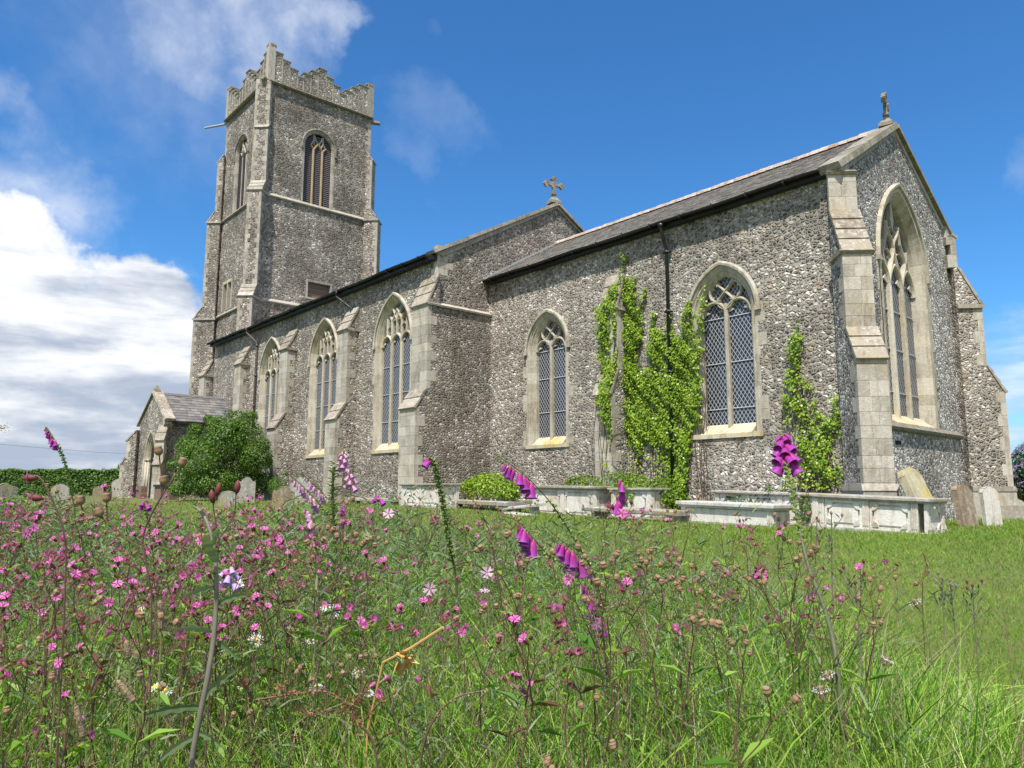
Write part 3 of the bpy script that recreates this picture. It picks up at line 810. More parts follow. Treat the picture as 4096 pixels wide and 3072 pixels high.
rm.add([(XN, YE+0.02, ZE-0.03), (XE-0.25, YE+0.02, ZE-0.03), (XE-0.25, AX, zR-0.02), (XN, AX, zR-0.02), (XE-0.25, 2*AX-YE, ZE-0.03), (XN, 2*AX-YE, ZE-0.03)], [(0, 1, 2, 3), (3, 2, 4, 5)])
rm.add([(XN, YE+0.02, ZE-0.035), (XE-0.25, YE+0.02, ZE-0.035), (XE-0.25, CY+0.05, ZE-0.036), (XN, CY+0.05, ZE-0.036)], [(0, 1, 2, 3)])
B(rm, 'roof_boards', M['gutter'])
rt = MB(); x = XN+0.02                                        # ridge tiles
while x < XE-0.45:
    c = [(AX-0.19, zR-0.04), (AX-0.13, zR+0.07), (AX, zR+0.15+rs.uniform(-.01, .012)), (AX+0.13, zR+0.07), (AX+0.19, zR-0.04)]
    L = 0.30; k = len(c)
    rt.add([(x, y, z) for y, z in c]+[(x+L-0.015, y, z-0.012) for y, z in c], [(i, i+1, k+i+1, k+i) for i in range(k-1)]+[tuple(range(k)), tuple(range(2*k-1, k-1, -1))], rs.random()); x += L
B(rt, 'ridge_tiles', M['ridge_tile'], roof)
# flashing where the chancel roof meets the nave wall
fl = MB(); fl.prism(Fr(0, 0, 1, 0, 0, 1), [(YE, ZE+0.03), (AX, zR+0.05), (AX, zR+0.13), (YE, ZE+0.10)], XN+0.14, XN+0.17); B(fl, 'flashing', M['lead'], roof)
# gutters: half-round on brackets
def gutter(x0, x1, y, z, parent, m, r=0.065, step=1.1, name='gutter'):
    g = MB(); n = 40; vs = []
    k = max(2, int((x1-x0)/1.0)); sg = [0.02*math.sin(i*1.7)+0.012*math.sin(i*0.7) for i in range(k+1)]
    for i in range(k+1):
        x = x0+(x1-x0)*i/k
        for j in range(7):
            q_ = math.pi+math.pi*j/6; vs.append((x, y+r*math.cos(q_), z+sg[i]+r*math.sin(q_)))
        for j in range(7):
            q_ = 2*math.pi-math.pi*j/6; vs.append((x, y+(r-0.012)*math.cos(q_), z+sg[i]+(r-0.012)*math.sin(q_)))
    g.add(vs, [(i*14+j, i*14+(j+1) % 14, (i+1)*14+(j+1) % 14, (i+1)*14+j) for i in range(k) for j in range(14)]+[tuple(range(14)), tuple(k*14+j for j in range(13, -1, -1))])
    go = B(g, name, m, parent)
    b = MB(); x = x0+0.4; i = 0
    while x < x1:
        b.box(Fr(0, y, 1, 0, 0, -1), x-0.02, x+0.02, z-r-0.03, z-r+0.02, -0.28, r)
        b.box(Fr(0, y, 1, 0, 0, -1), x-0.02, x+0.02, z-r-0.01, z+0.03, r+0.001, r+0.015); x += step
    B(b, 'gutter_bracket', m, go)
    return go
gutter(XN+0.14, XE-0.35, YE-0.02, ZE-0.02, roof, M['gutter'])
# fascia board
fb = MB(); fb.box(fS, XN+0.14, XE-0.3, 8.70, 8.84, 0.0, 0.22); B(fb, 'fascia', M['gutter'])
# gable coping of the chancel
def coping(fr, pts, d0, d1, th, m, up=0.0, name='coping', seg=0.9):
    mb = MB(); rr = random.Random(2)
    for (a0, z0), (a1, z1) in zip(pts[:-1], pts[1:]):
        L = math.hypot(a1-a0, z1-z0); k = max(1, round(L/seg)); ux, uz = (a1-a0)/L, (z1-z0)/L; nx, nz = -uz, ux
        if nz < 0: nx, nz = -nx, -nz
        for i in range(k):
            t0, t1 = L*i/k, L*(i+1)/k-0.006; e = rr.uniform(-0.006, 0.006)
            p = [(a0+ux*t0, z0+uz*t0), (a0+ux*t1, z0+uz*t1)]
            A_ = [(x+nx*e, z+nz*e) for x, z in p]; T_ = [(x+nx*(th+e), z+nz*(th+e)) for x, z in p]
            vs = [fr.P(*A_[0], d0), fr.P(*A_[1], d0), fr.P(*A_[1], d1), fr.P(*A_[0], d1),
                  fr.P(*T_[0], d0), fr.P(*T_[1], d0), fr.P(*T_[1], d1-0.03), fr.P(*T_[0], d1-0.03)]
            mb.add(vs, [(3, 2, 1, 0), (4, 5, 6, 7), (0, 1, 5, 4), (1, 2, 6, 5), (2, 3, 7, 6), (3, 0, 4, 7)], rr.random())
    return B(mb, name, m)
hw = AX-CY
cpt = lambda e: 11.17-abs(e)*0.605
coping(fE, [(-0.28, cpt(hw+0.28)), (hw, 11.17)], -0.42, 0.14, 0.17, M['coping'])
coping(fE, [(2*hw+0.30, cpt(hw+0.30)), (hw, 11.17)], -0.42, 0.14, 0.17, M['coping'])
kn = MB(); kn.slab(fE, [(-0.26, 8.72), (0.28, 8.72), (0.28, cpt(hw-0.28)-0.003), (-0.26, cpt(hw+0.26)-0.003)], -0.40, 0.09); kn.slab(fE, [(2*hw+0.26, 8.72), (2*hw-0.28, 8.72), (2*hw-0.28, cpt(hw-0.28)-0.003), (2*hw+0.26, cpt(hw+0.26)-0.003)], -0.40, 0.09)
B(kn, 'kneeler', M['ash_grey'])
# stone lining under the coping
ln = MB()
for s_ in (-1, 1):
    ln.slab(fE, [(hw, 11.16), (hw+s_*(hw-0.2), cpt(hw-0.2)-0.01), (hw+s_*(hw-0.4), cpt(hw-0.2)-0.07), (hw, 11.02)][::1], -0.05, 0.03)
B(ln, 'verge_stone', M['ash_grey'])

# --- nave roof and gable
NZ, NYE = 9.46, 15.20
NR = NZ+(AX-NYE)*0.545
rm = MB(); courses(rm, (XT-0.25, NYE, NZ), (XN-0.35, NYE, NZ), (XN-0.35, AX, NR), (XT-0.25, AX, NR), 24, 50, 0.005, rs)
nroof = B(rm, 'nave_roof', M['slate'])
rm = MB(); rm.add([(XT-0.25, NYE+0.02, NZ-0.03), (XN-0.35, NYE+0.02, NZ-0.03), (XN-0.35, AX, NR-0.02), (XT-0.25, AX, NR-0.02), (XN-0.35, 2*AX-NYE, NZ-0.03), (XT-0.25, 2*AX-NYE, NZ-0.03)], [(0, 1, 2, 3), (3, 2, 4, 5)])
rm.add([(XT-0.25, NYE+0.02, NZ-0.035), (XN-0.35, NYE+0.02, NZ-0.035), (XN-0.35, NY+0.05, NZ-0.036), (XT-0.25, NY+0.05, NZ-0.036)], [(0, 1, 2, 3)])
B(rm, 'roof_boards', M['gutter'])
fb = MB(); fb.box(fN, XT-0.2, XN-0.05, 9.26, 9.43, 0.0, 0.28); B(fb, 'fascia', M['gutter'])
gutter(XT-0.3, XN-0.15, NYE-0.04, NZ-0.02, nroof, M['gutter'], 0.075)
nz_ = lambda e: 12.95-abs(e)*0.548
coping(fNE, [(NY-0.22, nz_(AX-NY+0.22)), (AX, 12.95)], -0.40, 0.15, 0.13, M['coping'])
coping(fNE, [(NN+0.22, nz_(AX-NY+0.22)), (AX, 12.95)], -0.40, 0.15, 0.13, M['coping'])
ln = MB()
for s_ in (-1, 1):
    ln.slab(fNE, [(AX, 12.94), (AX+s_*(AX-NY+0.1), nz_(AX-NY+0.1)-0.01), (AX+s_*(AX-NY-0.2), nz_(AX-NY+0.1)-0.09), (AX+s_*0.0, 12.83)], -0.1, 0.05)
B(ln, 'verge_stone', M['ash_grey'])
# --- gable crosses
def cross(x, y, z, h, name='gable_cross', turn=0.0):
    mb = MB(); fr = Fr(x, y, math.sin(turn), math.cos(turn), math.cos(turn), -math.sin(turn))
    s = h/1.25
    mb.add([fr.P(a*s*k, z+zz*s, d*s*k) for zz, k in ((0, 1.0), (0.12, 1.0), (0.16, 0.75), (0.28, 0.45)) for a, d in ((-.26, -.22), (.26, -.22), (.26, .22), (-.26, .22))],
           [(j*4+i, j*4+(i+1) % 4, (j+1)*4+(i+1) % 4, (j+1)*4+i) for j in range(3) for i in range(4)]+[(12, 13, 14, 15), (3, 2, 1, 0)])
    c = lambda a, b, c_, d, t: mb.slab(fr, [(a*s, z+c_*s), (b*s, z+c_*s), (b*s, z+d*s), (a*s, z+d*s)], -t*s, t*s)
    c(-.065, .065, .25, 1.16, .06); c(-.36, .36, .83, .95, .055)
    c(-.12, .12, .42, .50, .09)
    for a, b in ((0, 1.12), (-.36, .89), (.36, .89)):           # trefoiled ends
        for q_ in range(3):
            an = {0: 90, -.36: 180, .36: 0}[a]+(q_-1)*75; r_ = .085
            px, pz = a+r_*math.cos(R(an)), b+r_*math.sin(R(an))
            mb.slab(fr, [((px+.072*math.cos(R(t)))*s, z+(pz+.072*math.sin(R(t)))*s) for t in range(0, 360, 45)], -.066*s-0.002*q_, .066*s+0.002*q_)
    for q_ in range(4):
        an = 45+90*q_; px, pz = .13*math.cos(R(an)), .89+.13*math.sin(R(an))
        mb.slab(fr, [((px+.045*math.cos(R(t)))*s, z+(pz+.045*math.sin(R(t)))*s) for t in range(0, 360, 60)], -.05*s, .05*s)
    return B(mb, name, M['coping'])
cross(XN-0.12, AX-0.05, 13.05, 1.22, turn=0.25)
tag(cross(XE-0.22, AX-0.08, 11.24, 1.08, turn=-0.28), 'worn stone cross seen nearly edge on')

# --- rainwater pipes
def pipe(x, y, ztop, yg, m, fr, zb=0.1, name='drainpipe'):
    p = MB()
    p.tube([(x, yg, ztop), (x, yg, ztop-0.12), (x, (y+yg)/2, ztop-0.45), (x, y, ztop-0.70), (x, y, zb)], 0.052, 10)
    p.tube([(x, yg, ztop+0.02), (x, yg, ztop-0.10)], [0.11, 0.06], 10)
    z = ztop-0.75
    while z > zb+0.3:
        p.tube([(x, y, z), (x, y, z-0.10)], 0.070, 10)
        p.box(Fr(0, y, 1, 0, 0, -1), x-0.12, x+0.12, z-0.08, z-0.03, -0.09, 0.03); z -= 1.83
    return B(p, name, m, None, True)
pipe(-13.52, CY-0.12, 8.75, YE-0.02, M['pipe'], fS)
def pipe2(x0, x1, ztop, zb, m):
    p = MB(); y = NY-0.10; yg = NYE-0.04
    p.tube([(x0, yg, ztop), (x0, yg, ztop-0.25), (x0+(x1-x0)*0.5, (y+yg)/2, ztop-0.55), (x1, y, ztop-0.85), (x1, y, zb)], 0.05, 10)
    p.tube([(x0, yg, ztop+0.02), (x0, yg, ztop-0.16)], [0.10, 0.07], 10)
    z = ztop-0.95
    while z > zb+0.2: p.tube([(x1, y, z), (x1, y, z-0.12)], 0.068, 10); z -= 1.6
    return B(p, 'drainpipe', m, None, True)
pipe2(-39.15, -38.45, 9.4, 0.3, M['pipe_brown'])
pipe2(-29.15, -28.35, 9.4, 7.7, M['pipe'])
# near-black block low in the east wall, a small hole's shade as colour
vh = MB(); vh.box(fE, 2.25, 2.62, 2.02, 2.13, -0.10, 0.004); B(vh, 'vent_dark_patch', M['void'])

# ------------------------------------------------------------------ tower
def tw(fr, outline, holes, m, name, d=0.0): return wallface(fr, outline, holes, m, name, d)
HT = 27.15
def ringpoly(a0, a1): return [(a0, -0.3), (a1, -0.3), (a1, HT), (a0, HT)]
BW = [(21.24, 13.33), (22.84, 13.33), (22.84, 14.36), (21.24, 14.36)]
SWn = [(-50.9, 12.85), (-49.5, 12.85), (-49.5, 14.75), (-50.9, 14.75)]
tw(fT, ringpoly(TS, TN), [LE.path(-0.05), BW], M['flint_tower'], 'tower_wall')
tw(fTS, ringpoly(TW, XT), [LS.path(-0.05), SWn], M['flint_tower'], 'tower_south_wall')
tw(fTN, ringpoly(TW, XT), [], M['flint_tower'], 'tower_north_wall')
tw(fTW, ringpoly(TS, TN), [], M['flint_tower'], 'tower_west_wall')
# thicker lower stages
lo = MB()
for z0, z1, t in ((-0.3, 12.55, 0.16), (12.55, 19.5, 0.07)):
    for fr, a0, a1 in ((fT, TS, TN), (fTS, TW, XT)):
        pass
B_ = MB()
def belt(z, p, name='string_course', m='coping'):
    mb = MB(); e = p
    mb.prism(fT, [(-0.02, z-0.10), (p*0.6, z-0.10), (p, z-0.03), (0.0, z+0.16)], TS-0.02, TN+0.02)
    mb.prism(fTS, [(-0.02, z-0.10), (p*0.6, z-0.10), (p, z-0.03), (0.0, z+0.16)], TW-0.02, XT-0.02)
    mb.prism(fTN, [(-0.02, z-0.10), (p*0.6, z-0.10), (p, z-0.03), (0.0, z+0.16)], TW-0.02, XT-0.02)
    mb.prism(fTW, [(-0.02, z-0.10), (p*0.6, z-0.10), (p, z-0.03), (0.0, z+0.16)], TS-0.02, TN+0.02)
    return B(mb, name, M[m])
belt(12.62, 0.14, m='ash_grey'); belt(19.52, 0.14, m='ash_grey'); belt(27.17, 0.26)
# louvred bell openings
PROF_T = [(-0.06, 0.008), (0.05, 0.008), (0.07, -0.05), (0.10, -0.05), (0.12, -0.12), (0.13, -0.20)]
def tr_louv(tb, fr, A, wi, gd): pass
def louvre(fr, A, mm):
    wo = window(fr, A, PROF_T, M['ash_grey'], 0.13, -0.36, M['ash_grey'], None, hood=0.12, hood_drop=0.25, gm='void', gname='chamber_dark_sheet', hood_m=M['coping'], sillslope=False)  # black sheet behind the boards paints the shade of the chamber
    tb = MB(); wi = A.w-0.13; gd = -0.26; d1 = -0.11
    for s_ in (-1, 1): stroke(tb, fr, [(A.c+s_*wi/3, A.z0), (A.c+s_*wi/3, A.zs-0.2), (A.c+s_*wi/3, A.zs-0.1)], 0.15 if fr is fT else 0.08, gd, d1 if fr is fT else d1-0.06)
    for s_ in (-1, 1):
        x = A.c+s_*wi/3
        stroke(tb, fr, [(x, A.zs-0.15), (x-s_*0.12, A.zs+0.02), (A.c+s_*0.03, A.zs+0.30)], 0.12, gd, d1-0.004-jit())
        stroke(tb, fr, [(x, A.zs-0.15), (x+s_*0.14, A.zs+0.02), (x+s_*0.26, A.zs+0.14)], 0.11, gd, d1-0.006-jit())
    B(tb, 'mullion', mm, wo)
    tb = MB()
    for s_ in (-1, 1):
        x = A.c+s_*wi/3
        stroke(tb, fr, [(x-s_*0.1, A.zs+0.1), (x, A.zs+0.38), (x+s_*0.02, A.top(x, 0.2))], 0.09, gd, d1-0.02-jit())
        stroke(tb, fr, [(A.c, A.zs+0.3), (A.c+s_*0.17, A.zs+0.50), (A.c+s_*0.3, A.top(A.c+s_*0.3, 0.2))], 0.09, gd, d1-0.02-jit())
        stroke(tb, fr, [(x+s_*0.2, A.zs+0.1), (x+s_*0.06, A.zs+0.4), (x-s_*0.1, A.zs+0.62)], 0.08, gd, d1-0.02-jit())
    B(tb, 'tracery', M['ash_grey'], wo)
    lb = MB(); z = A.z0+0.08
    while z < A.zs+0.85:
        o = 0.13
        if z+0.05 > A.zs: hwid = math.sqrt(max(0, (A.R-o)**2-(z+0.05-A.zs)**2))-A.k
        else: hwid = wi
        if hwid > 0.1: lb.prism(fr, [(-0.215, z+0.045), (-0.20, z), (-0.33, z+0.10), (-0.33, z+0.145)], A.c-hwid, A.c+hwid)
        z += 0.135
    B(lb, 'louvre_boards', M['louvre'], wo)
louvre(fT, LE, M['tan_stone']); louvre(fTS, LS, M['ash'])
# blocked sanctus opening and small square window
wb = MB()
for a, b_, z0, z1 in ((21.10, 21.24, 13.33, 14.50), (22.84, 22.98, 13.33, 14.50), (21.24, 22.84, 14.36, 14.50), (21.10, 22.98, 13.2, 13.33)):
    wb.box(fT, a, b_, z0, z1, -0.25, 0.02)
so = B(wb, 'blocked_window', M['ash_grey'])
wb = MB(); wb.box(fT, 21.2, 22.9, 13.3, 14.4, -0.5, -0.22); B(wb, 'brick_infill', M['brick'], so)
wb = MB()
for a, b_, z0, z1 in ((-51.1, -50.9, 12.85, 14.95), (-49.5, -49.3, 12.85, 14.95), (-50.9, -49.5, 14.75, 14.95), (-50.25, -50.12, 12.86, 14.75)):
    wb.box(fTS, a, b_, z0, z1, -0.22, 0.03)
so = B(wb, 'square_headed_window', M['cream'])
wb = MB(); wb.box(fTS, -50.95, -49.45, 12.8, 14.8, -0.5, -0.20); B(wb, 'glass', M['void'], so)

def tbutt(cx, cy, ux, uy, nx, ny, seed, off=0.0, m='flint_tower'):
    fr = Fr(cx, cy, ux, uy, nx, ny)
    b = buttress(fr, -0.45+off, 0.45+off, [(12.5, 13.35, 1.48), (19.45, 20.25, 0.93), (23.85, 24.45, 0.42)], M[m], am=M['ash_grey'], seed=seed, string=False, front='sides', swm=M['ash_grey'])
    sb = MB()
    for z, p in ((12.52, 1.48), (19.47, 0.93)):
        sb.prism(fr, [(-0.1, z-0.10), (p+0.03, z-0.10), (p+0.09, z-0.03), (p+0.02, z+0.02), (-0.1, z+0.02)], -0.53+off, 0.53+off)
    B(sb, 'string_course', M['ash_grey'], b)
tbutt(XT-0.12, TS+0.12, 1, 1, 1, -1, 11, -0.22)
tbutt(XT-0.1, TN-0.1, -1, 1, 1, 1, 12)
tbutt(TW+0.1, TS+0.1, 1, -1, -1, -1, 13, 0.0)
tbutt(TW+0.1, TN-0.1, 1, 1, -1, 1, 14)
# canted south-east corner above the buttress, carrying the stair head
fC = Fr(XT, TS, 1, 1, 1, -1)
cc = MB(); cc.prism(Fr(XT, TS, 1, 1, 1, -1), [(-0.9, 20.2), (0.13, 20.2), (0.13, 27.15), (-0.9, 27.15)], -0.78, 0.20); co = B(cc, 'canted_corner', M['flint_tower'])
ab = MB(); rs = random.Random(77); z = 20.2; k = 0
while z < 27.0:
    h = rs.uniform(0.28, 0.42); L = (0.15, 0.26)[k % 2]; L2 = (0.28, 0.16)[k % 2]
    ab.box(fC, -0.79, -0.78+L, z, z+h-0.01, -0.25, 0.138, rs.random()); ab.box(fC, 0.20-L2, 0.21, z, z+h-0.01, -0.25, 0.138, rs.random()); z += h; k += 1
B(ab, 'quoins', M['ash_grey'], co)
# quoins on the free edges of the tower shaft
q = MB(); z = 13.4; k = 0
while z < 27.0:
    h = rs.uniform(0.28, 0.42)
    q.box(fT, TN-(0.22, 0.42)[k % 2], TN+0.01, z, z+h-0.01, -0.3, 0.01, rs.random()); q.box(fTS, TW-0.01, TW+(0.42, 0.22)[k % 2], z, z+h-0.01, -0.3, 0.01, rs.random()); z += h; k += 1
B(q, 'corner_quoins', M['ash_grey'])
# parapet: stepped battlements with flushwork
STEP = [(0.0, 0.34, 29.78), (0.34, 0.86, 29.38), (0.86, 1.40, 29.02), (1.40, 1.95, 28.63), (1.95, 2.36, 28.26), (2.36, 2.90, 28.66), (2.90, 3.42, 29.05), (3.42, 4.02, 29.45),
        (4.02, 4.55, 29.05), (4.55, 5.08, 28.62), (5.08, 5.50, 28.20), (5.50, 6.00, 28.60), (6.00, 6.54, 29.0), (6.54, 7.30, 29.40), (7.30, 7.62, 29.68)]
def parapet(fr, base, sign=1, scale=1.0, dd=0.0):
    mb = MB(); cp = MB(); rb = MB(); rr = random.Random(int(base*3)); Zb = 27.3
    A_ = lambda t: base+sign*t*scale
    for i, (t0, t1, z) in enumerate(STEP):
        a, b_ = sorted((A_(t0), A_(t1)))
        e = 0.0 if i not in (0, 14) else 0.02
        mb.box(fr, a+0.0005, b_-0.0005, Zb, z-0.09, -0.36-e, dd+e)
        cp.box(fr, a-0.03, b_+0.03, z-0.088, z, -0.42-e, dd+0.06+e, rr.random()) if i not in (0, 14) else cp.box(fr, a-0.03, b_+0.03, z-0.13, z, -0.40-e, dd+0.05+e, rr.random())
        # flushwork ribs
        for a_ in ([a+0.0] if (b_-a) < 0.6 else [a, (a+b_)/2]):
            rb.box(fr, a_-0.045, a_+0.045, Zb+0.02, z-0.10-(0.10 if a_ == a and i and STEP[i-1][2] < z else 0.0), dd-0.02, dd+e+0.018, rr.random())
        if (b_-a) > 0.3:                                     # little trefoiled heads between ribs
            c = (a+b_)/2
            rb.slab(fr, [(a+0.05, z-0.10), (a+0.05, z-0.30), (c, z-0.16), (b_-0.05, z-0.30), (b_-0.05, z-0.10)], dd-0.01, dd+e+0.012, rr.random())
    po = B(mb, 'parapet', M['flint_tower'])
    B(rb, 'flushwork_ribs', M['ash_grey'], po)
    B(cp, 'parapet_coping', M['coping'], po)
parapet(fT, TS, 1, (TN-TS)/7.62, 0.05)
parapet(fTS, XT-0.02, -1, 7.3/7.62, 0.05)
parapet(fTN, XT-0.02, -1, 7.3/7.62, 0.05)
parapet(fTW, TS, 1, (TN-TS)/7.62, 0.05)
q = MB()
for x, y, z in ((XT-0.12, TS+0.12, 29.8), (XT-0.12, TN-0.12, 29.7), (TW+0.12, TS+0.12, 29.8), (TW+0.12, TN-0.12, 29.7)):
    f0 = Fr(x, y, 1, 0, 0, -1); q.box(f0, -0.22, 0.22, 27.2, z, -0.22, 0.22)
B(q, 'corner_pinnacle', M['ash_grey'])
q = MB(); q.add([(TW, TS, 27.2), (XT, TS, 27.2), (XT, TN, 27.2), (TW, TN, 27.2)], [(0, 1, 2, 3)]); B(q, 'tower_roof', M['lead'])
# water spouts
q = MB(); q.tube([(TW+0.2, TS+0.2, 27.05), (TW-0.9, TS-0.9, 26.80), (TW-1.15, TS-1.15, 26.74)], [0.09, 0.08, 0.08], 8); B(q, 'water_spout', M['lead'])
q = MB(); q.tube([(XT-0.2, TN-0.2, 26.95), (XT+0.3, TN+0.55, 26.85)], [0.20, 0.15], 6); q.tube([(XT-0.5, TS+0.5, 27.05), (XT+0.05, TS-0.45, 27.25)], [0.22, 0.17], 6); B(q, 'gargoyle', M['coping'])

# ------------------------------------------------------------------ porch
PX, PY = -43.1, 11.8
fP = Fr(PX, PY, 1, 0, 0, -1)
PA = Arch(-0.02, 0.40, 2.45, 0.92, 1.50, 10)
wallface(fP, [(-2.2, 0.1), (2.2, 0.1), (2.2, 4.45), (0, 5.92), (-2.2, 4.45)], [PA.path(-0.05)], M['flint'], 'porch_wall')
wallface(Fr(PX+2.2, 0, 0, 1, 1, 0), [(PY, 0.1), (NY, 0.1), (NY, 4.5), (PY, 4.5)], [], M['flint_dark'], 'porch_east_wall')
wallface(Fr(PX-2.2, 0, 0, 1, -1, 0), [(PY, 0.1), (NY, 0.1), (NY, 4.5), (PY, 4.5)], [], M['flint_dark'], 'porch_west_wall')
PROF_P = [(-0.08, 0.008), (0.04, 0.008), (0.08, -0.06), (0.12, -0.06), (0.18, -0.14), (0.22, -0.14), (0.27, -0.22), (0.28, -0.26)]
dw = window(fP, PA, PROF_P, M['cream'], 0.28, -0.26, None, None, hood=0.0, bond=0.15, name='doorway', gm='void', gname='doorway_dark_sheet')  # black sheet closes the doorway, the porch's inner shade put into its colour
dsh = MB()
for s_ in (-1, 1):
    for dd, oo in ((-0.07, 0.12), (-0.17, 0.23)):
        x, y, _ = fP.P(-0.02+s_*(0.92-oo), 0, dd); dsh.tube([(x, y, 0.4), (x, y, 2.35)], 0.05, 8)
        dsh.tube([(x, y, 2.32), (x, y, 2.38), (x, y, 2.48)], [0.05, 0.08, 0.10], 8); dsh.tube([(x, y, 0.4), (x, y, 0.55)], [0.1, 0.07], 8)
B(dsh, 'shaft', M['cream'], dw, True)
lw = MB(); lw.box(fP, -2.8, 0.0, 0, 0, 0, 0) if False else None
rs = random.Random(15)
rm = MB(); courses(rm, (PX+2.48, PY+0.3, 4.34), (PX+2.48, NY-0.02, 4.34), (PX, NY-0.02, 5.98), (PX, PY+0.3, 5.98), 10, 11, 0.012, rs)
courses(rm, (PX-2.48, NY-0.02, 4.34), (PX-2.48, PY+0.3, 4.34), (PX, PY+0.3, 5.98), (PX, NY-0.02, 5.98), 10, 11, 0.012, rs)
pr = B(rm, 'porch_roof', M['slate_porch'])
rm = MB(); rm.add([(PX+2.46, PY+0.3, 4.32), (PX+2.46, NY, 4.32), (PX, NY, 5.95), (PX, PY+0.3, 5.95), (PX-2.46, NY, 4.32), (PX-2.46, PY+0.3, 4.32)], [(0, 1, 2, 3), (3, 2, 4, 5)])
B(rm, 'roof_boards', M['gutter'], pr)
rm = MB(); rm.box(Fr(PX+2.46, 0, 0, 1, 1, 0), PY+0.3, NY, 4.20, 4.33, -0.3, 0.06); B(rm, 'porch_gutter', M['gutter'], pr)
rm = MB(); rm.slab(Fr(0, PY+0.3, 1, 0, 0, -1), [(PX-0.16, 5.93), (PX, 6.06), (PX+0.16, 5.93), (PX+0.14, 5.90), (PX-0.14, 5.90)], -(NY-PY-0.32), 0.0); B(rm, 'ridge_tiles', M['slate_porch'], pr)
pc = lambda e: 6.0-abs(e)*0.655
coping(fP, [(2.55, pc(2.55)), (0, 6.0)], -0.42, 0.10, 0.14, M['weather']); coping(fP, [(-2.55, pc(2.55)), (0, 6.0)], -0.42, 0.10, 0.14, M['weather'])
q = MB(); q.box(fP, -0.17, 0.17, 6.1, 6.24, -0.28, 0.02); q.box(fP, -0.11, 0.11, 6.24, 6.40, -0.22, -0.04); B(q, 'gable_stump', M['ash_grey'])
q = MB(); q.slab(fP, [(2.05, 3.9), (2.42, 4.2), (2.42, pc(2.42)-0.01), (2.05, pc(2.05)-0.01)], -0.4, 0.05); B(q, 'kneeler', M['ash_grey'])
buttress(Fr(PX+2.2, PY, 1, 1, 1, -1), -0.22, 0.22, [(2.1, 2.3, 0.42), (3.35, 4.1, 0.30)], M['flint'], seed=33, front='full', string=False)
buttress(Fr(PX-2.2, PY, 1, -1, -1, -1), -0.30, 0.30, [(2.2, 2.55, 0.80), (3.5, 4.1, 0.52)], M['flint'], seed=34, front='sides', string=False)
# low brick walls of the porch seat front
q = MB(); q.box(fP, 0.15, 1.0, 0.2, 1.02, 0.25, 0.55); q.box(Fr(PX+3.0, PY, 1, 0, 0, -1), -0.1, 2.3, 0.1, 0.98, 0.1, 0.45)
lowall = _B(q, 'brick_wall', M['brick']); tag(lowall, 'low red brick wall with dark coping beside the porch', 'wall')
q = MB(); q.box(Fr(PX+3.0, PY, 1, 0, 0, -1), -0.16, 2.36, 0.981, 1.08, 0.04, 0.51); _B(q, 'wall_coping', M['pipe'], lowall)

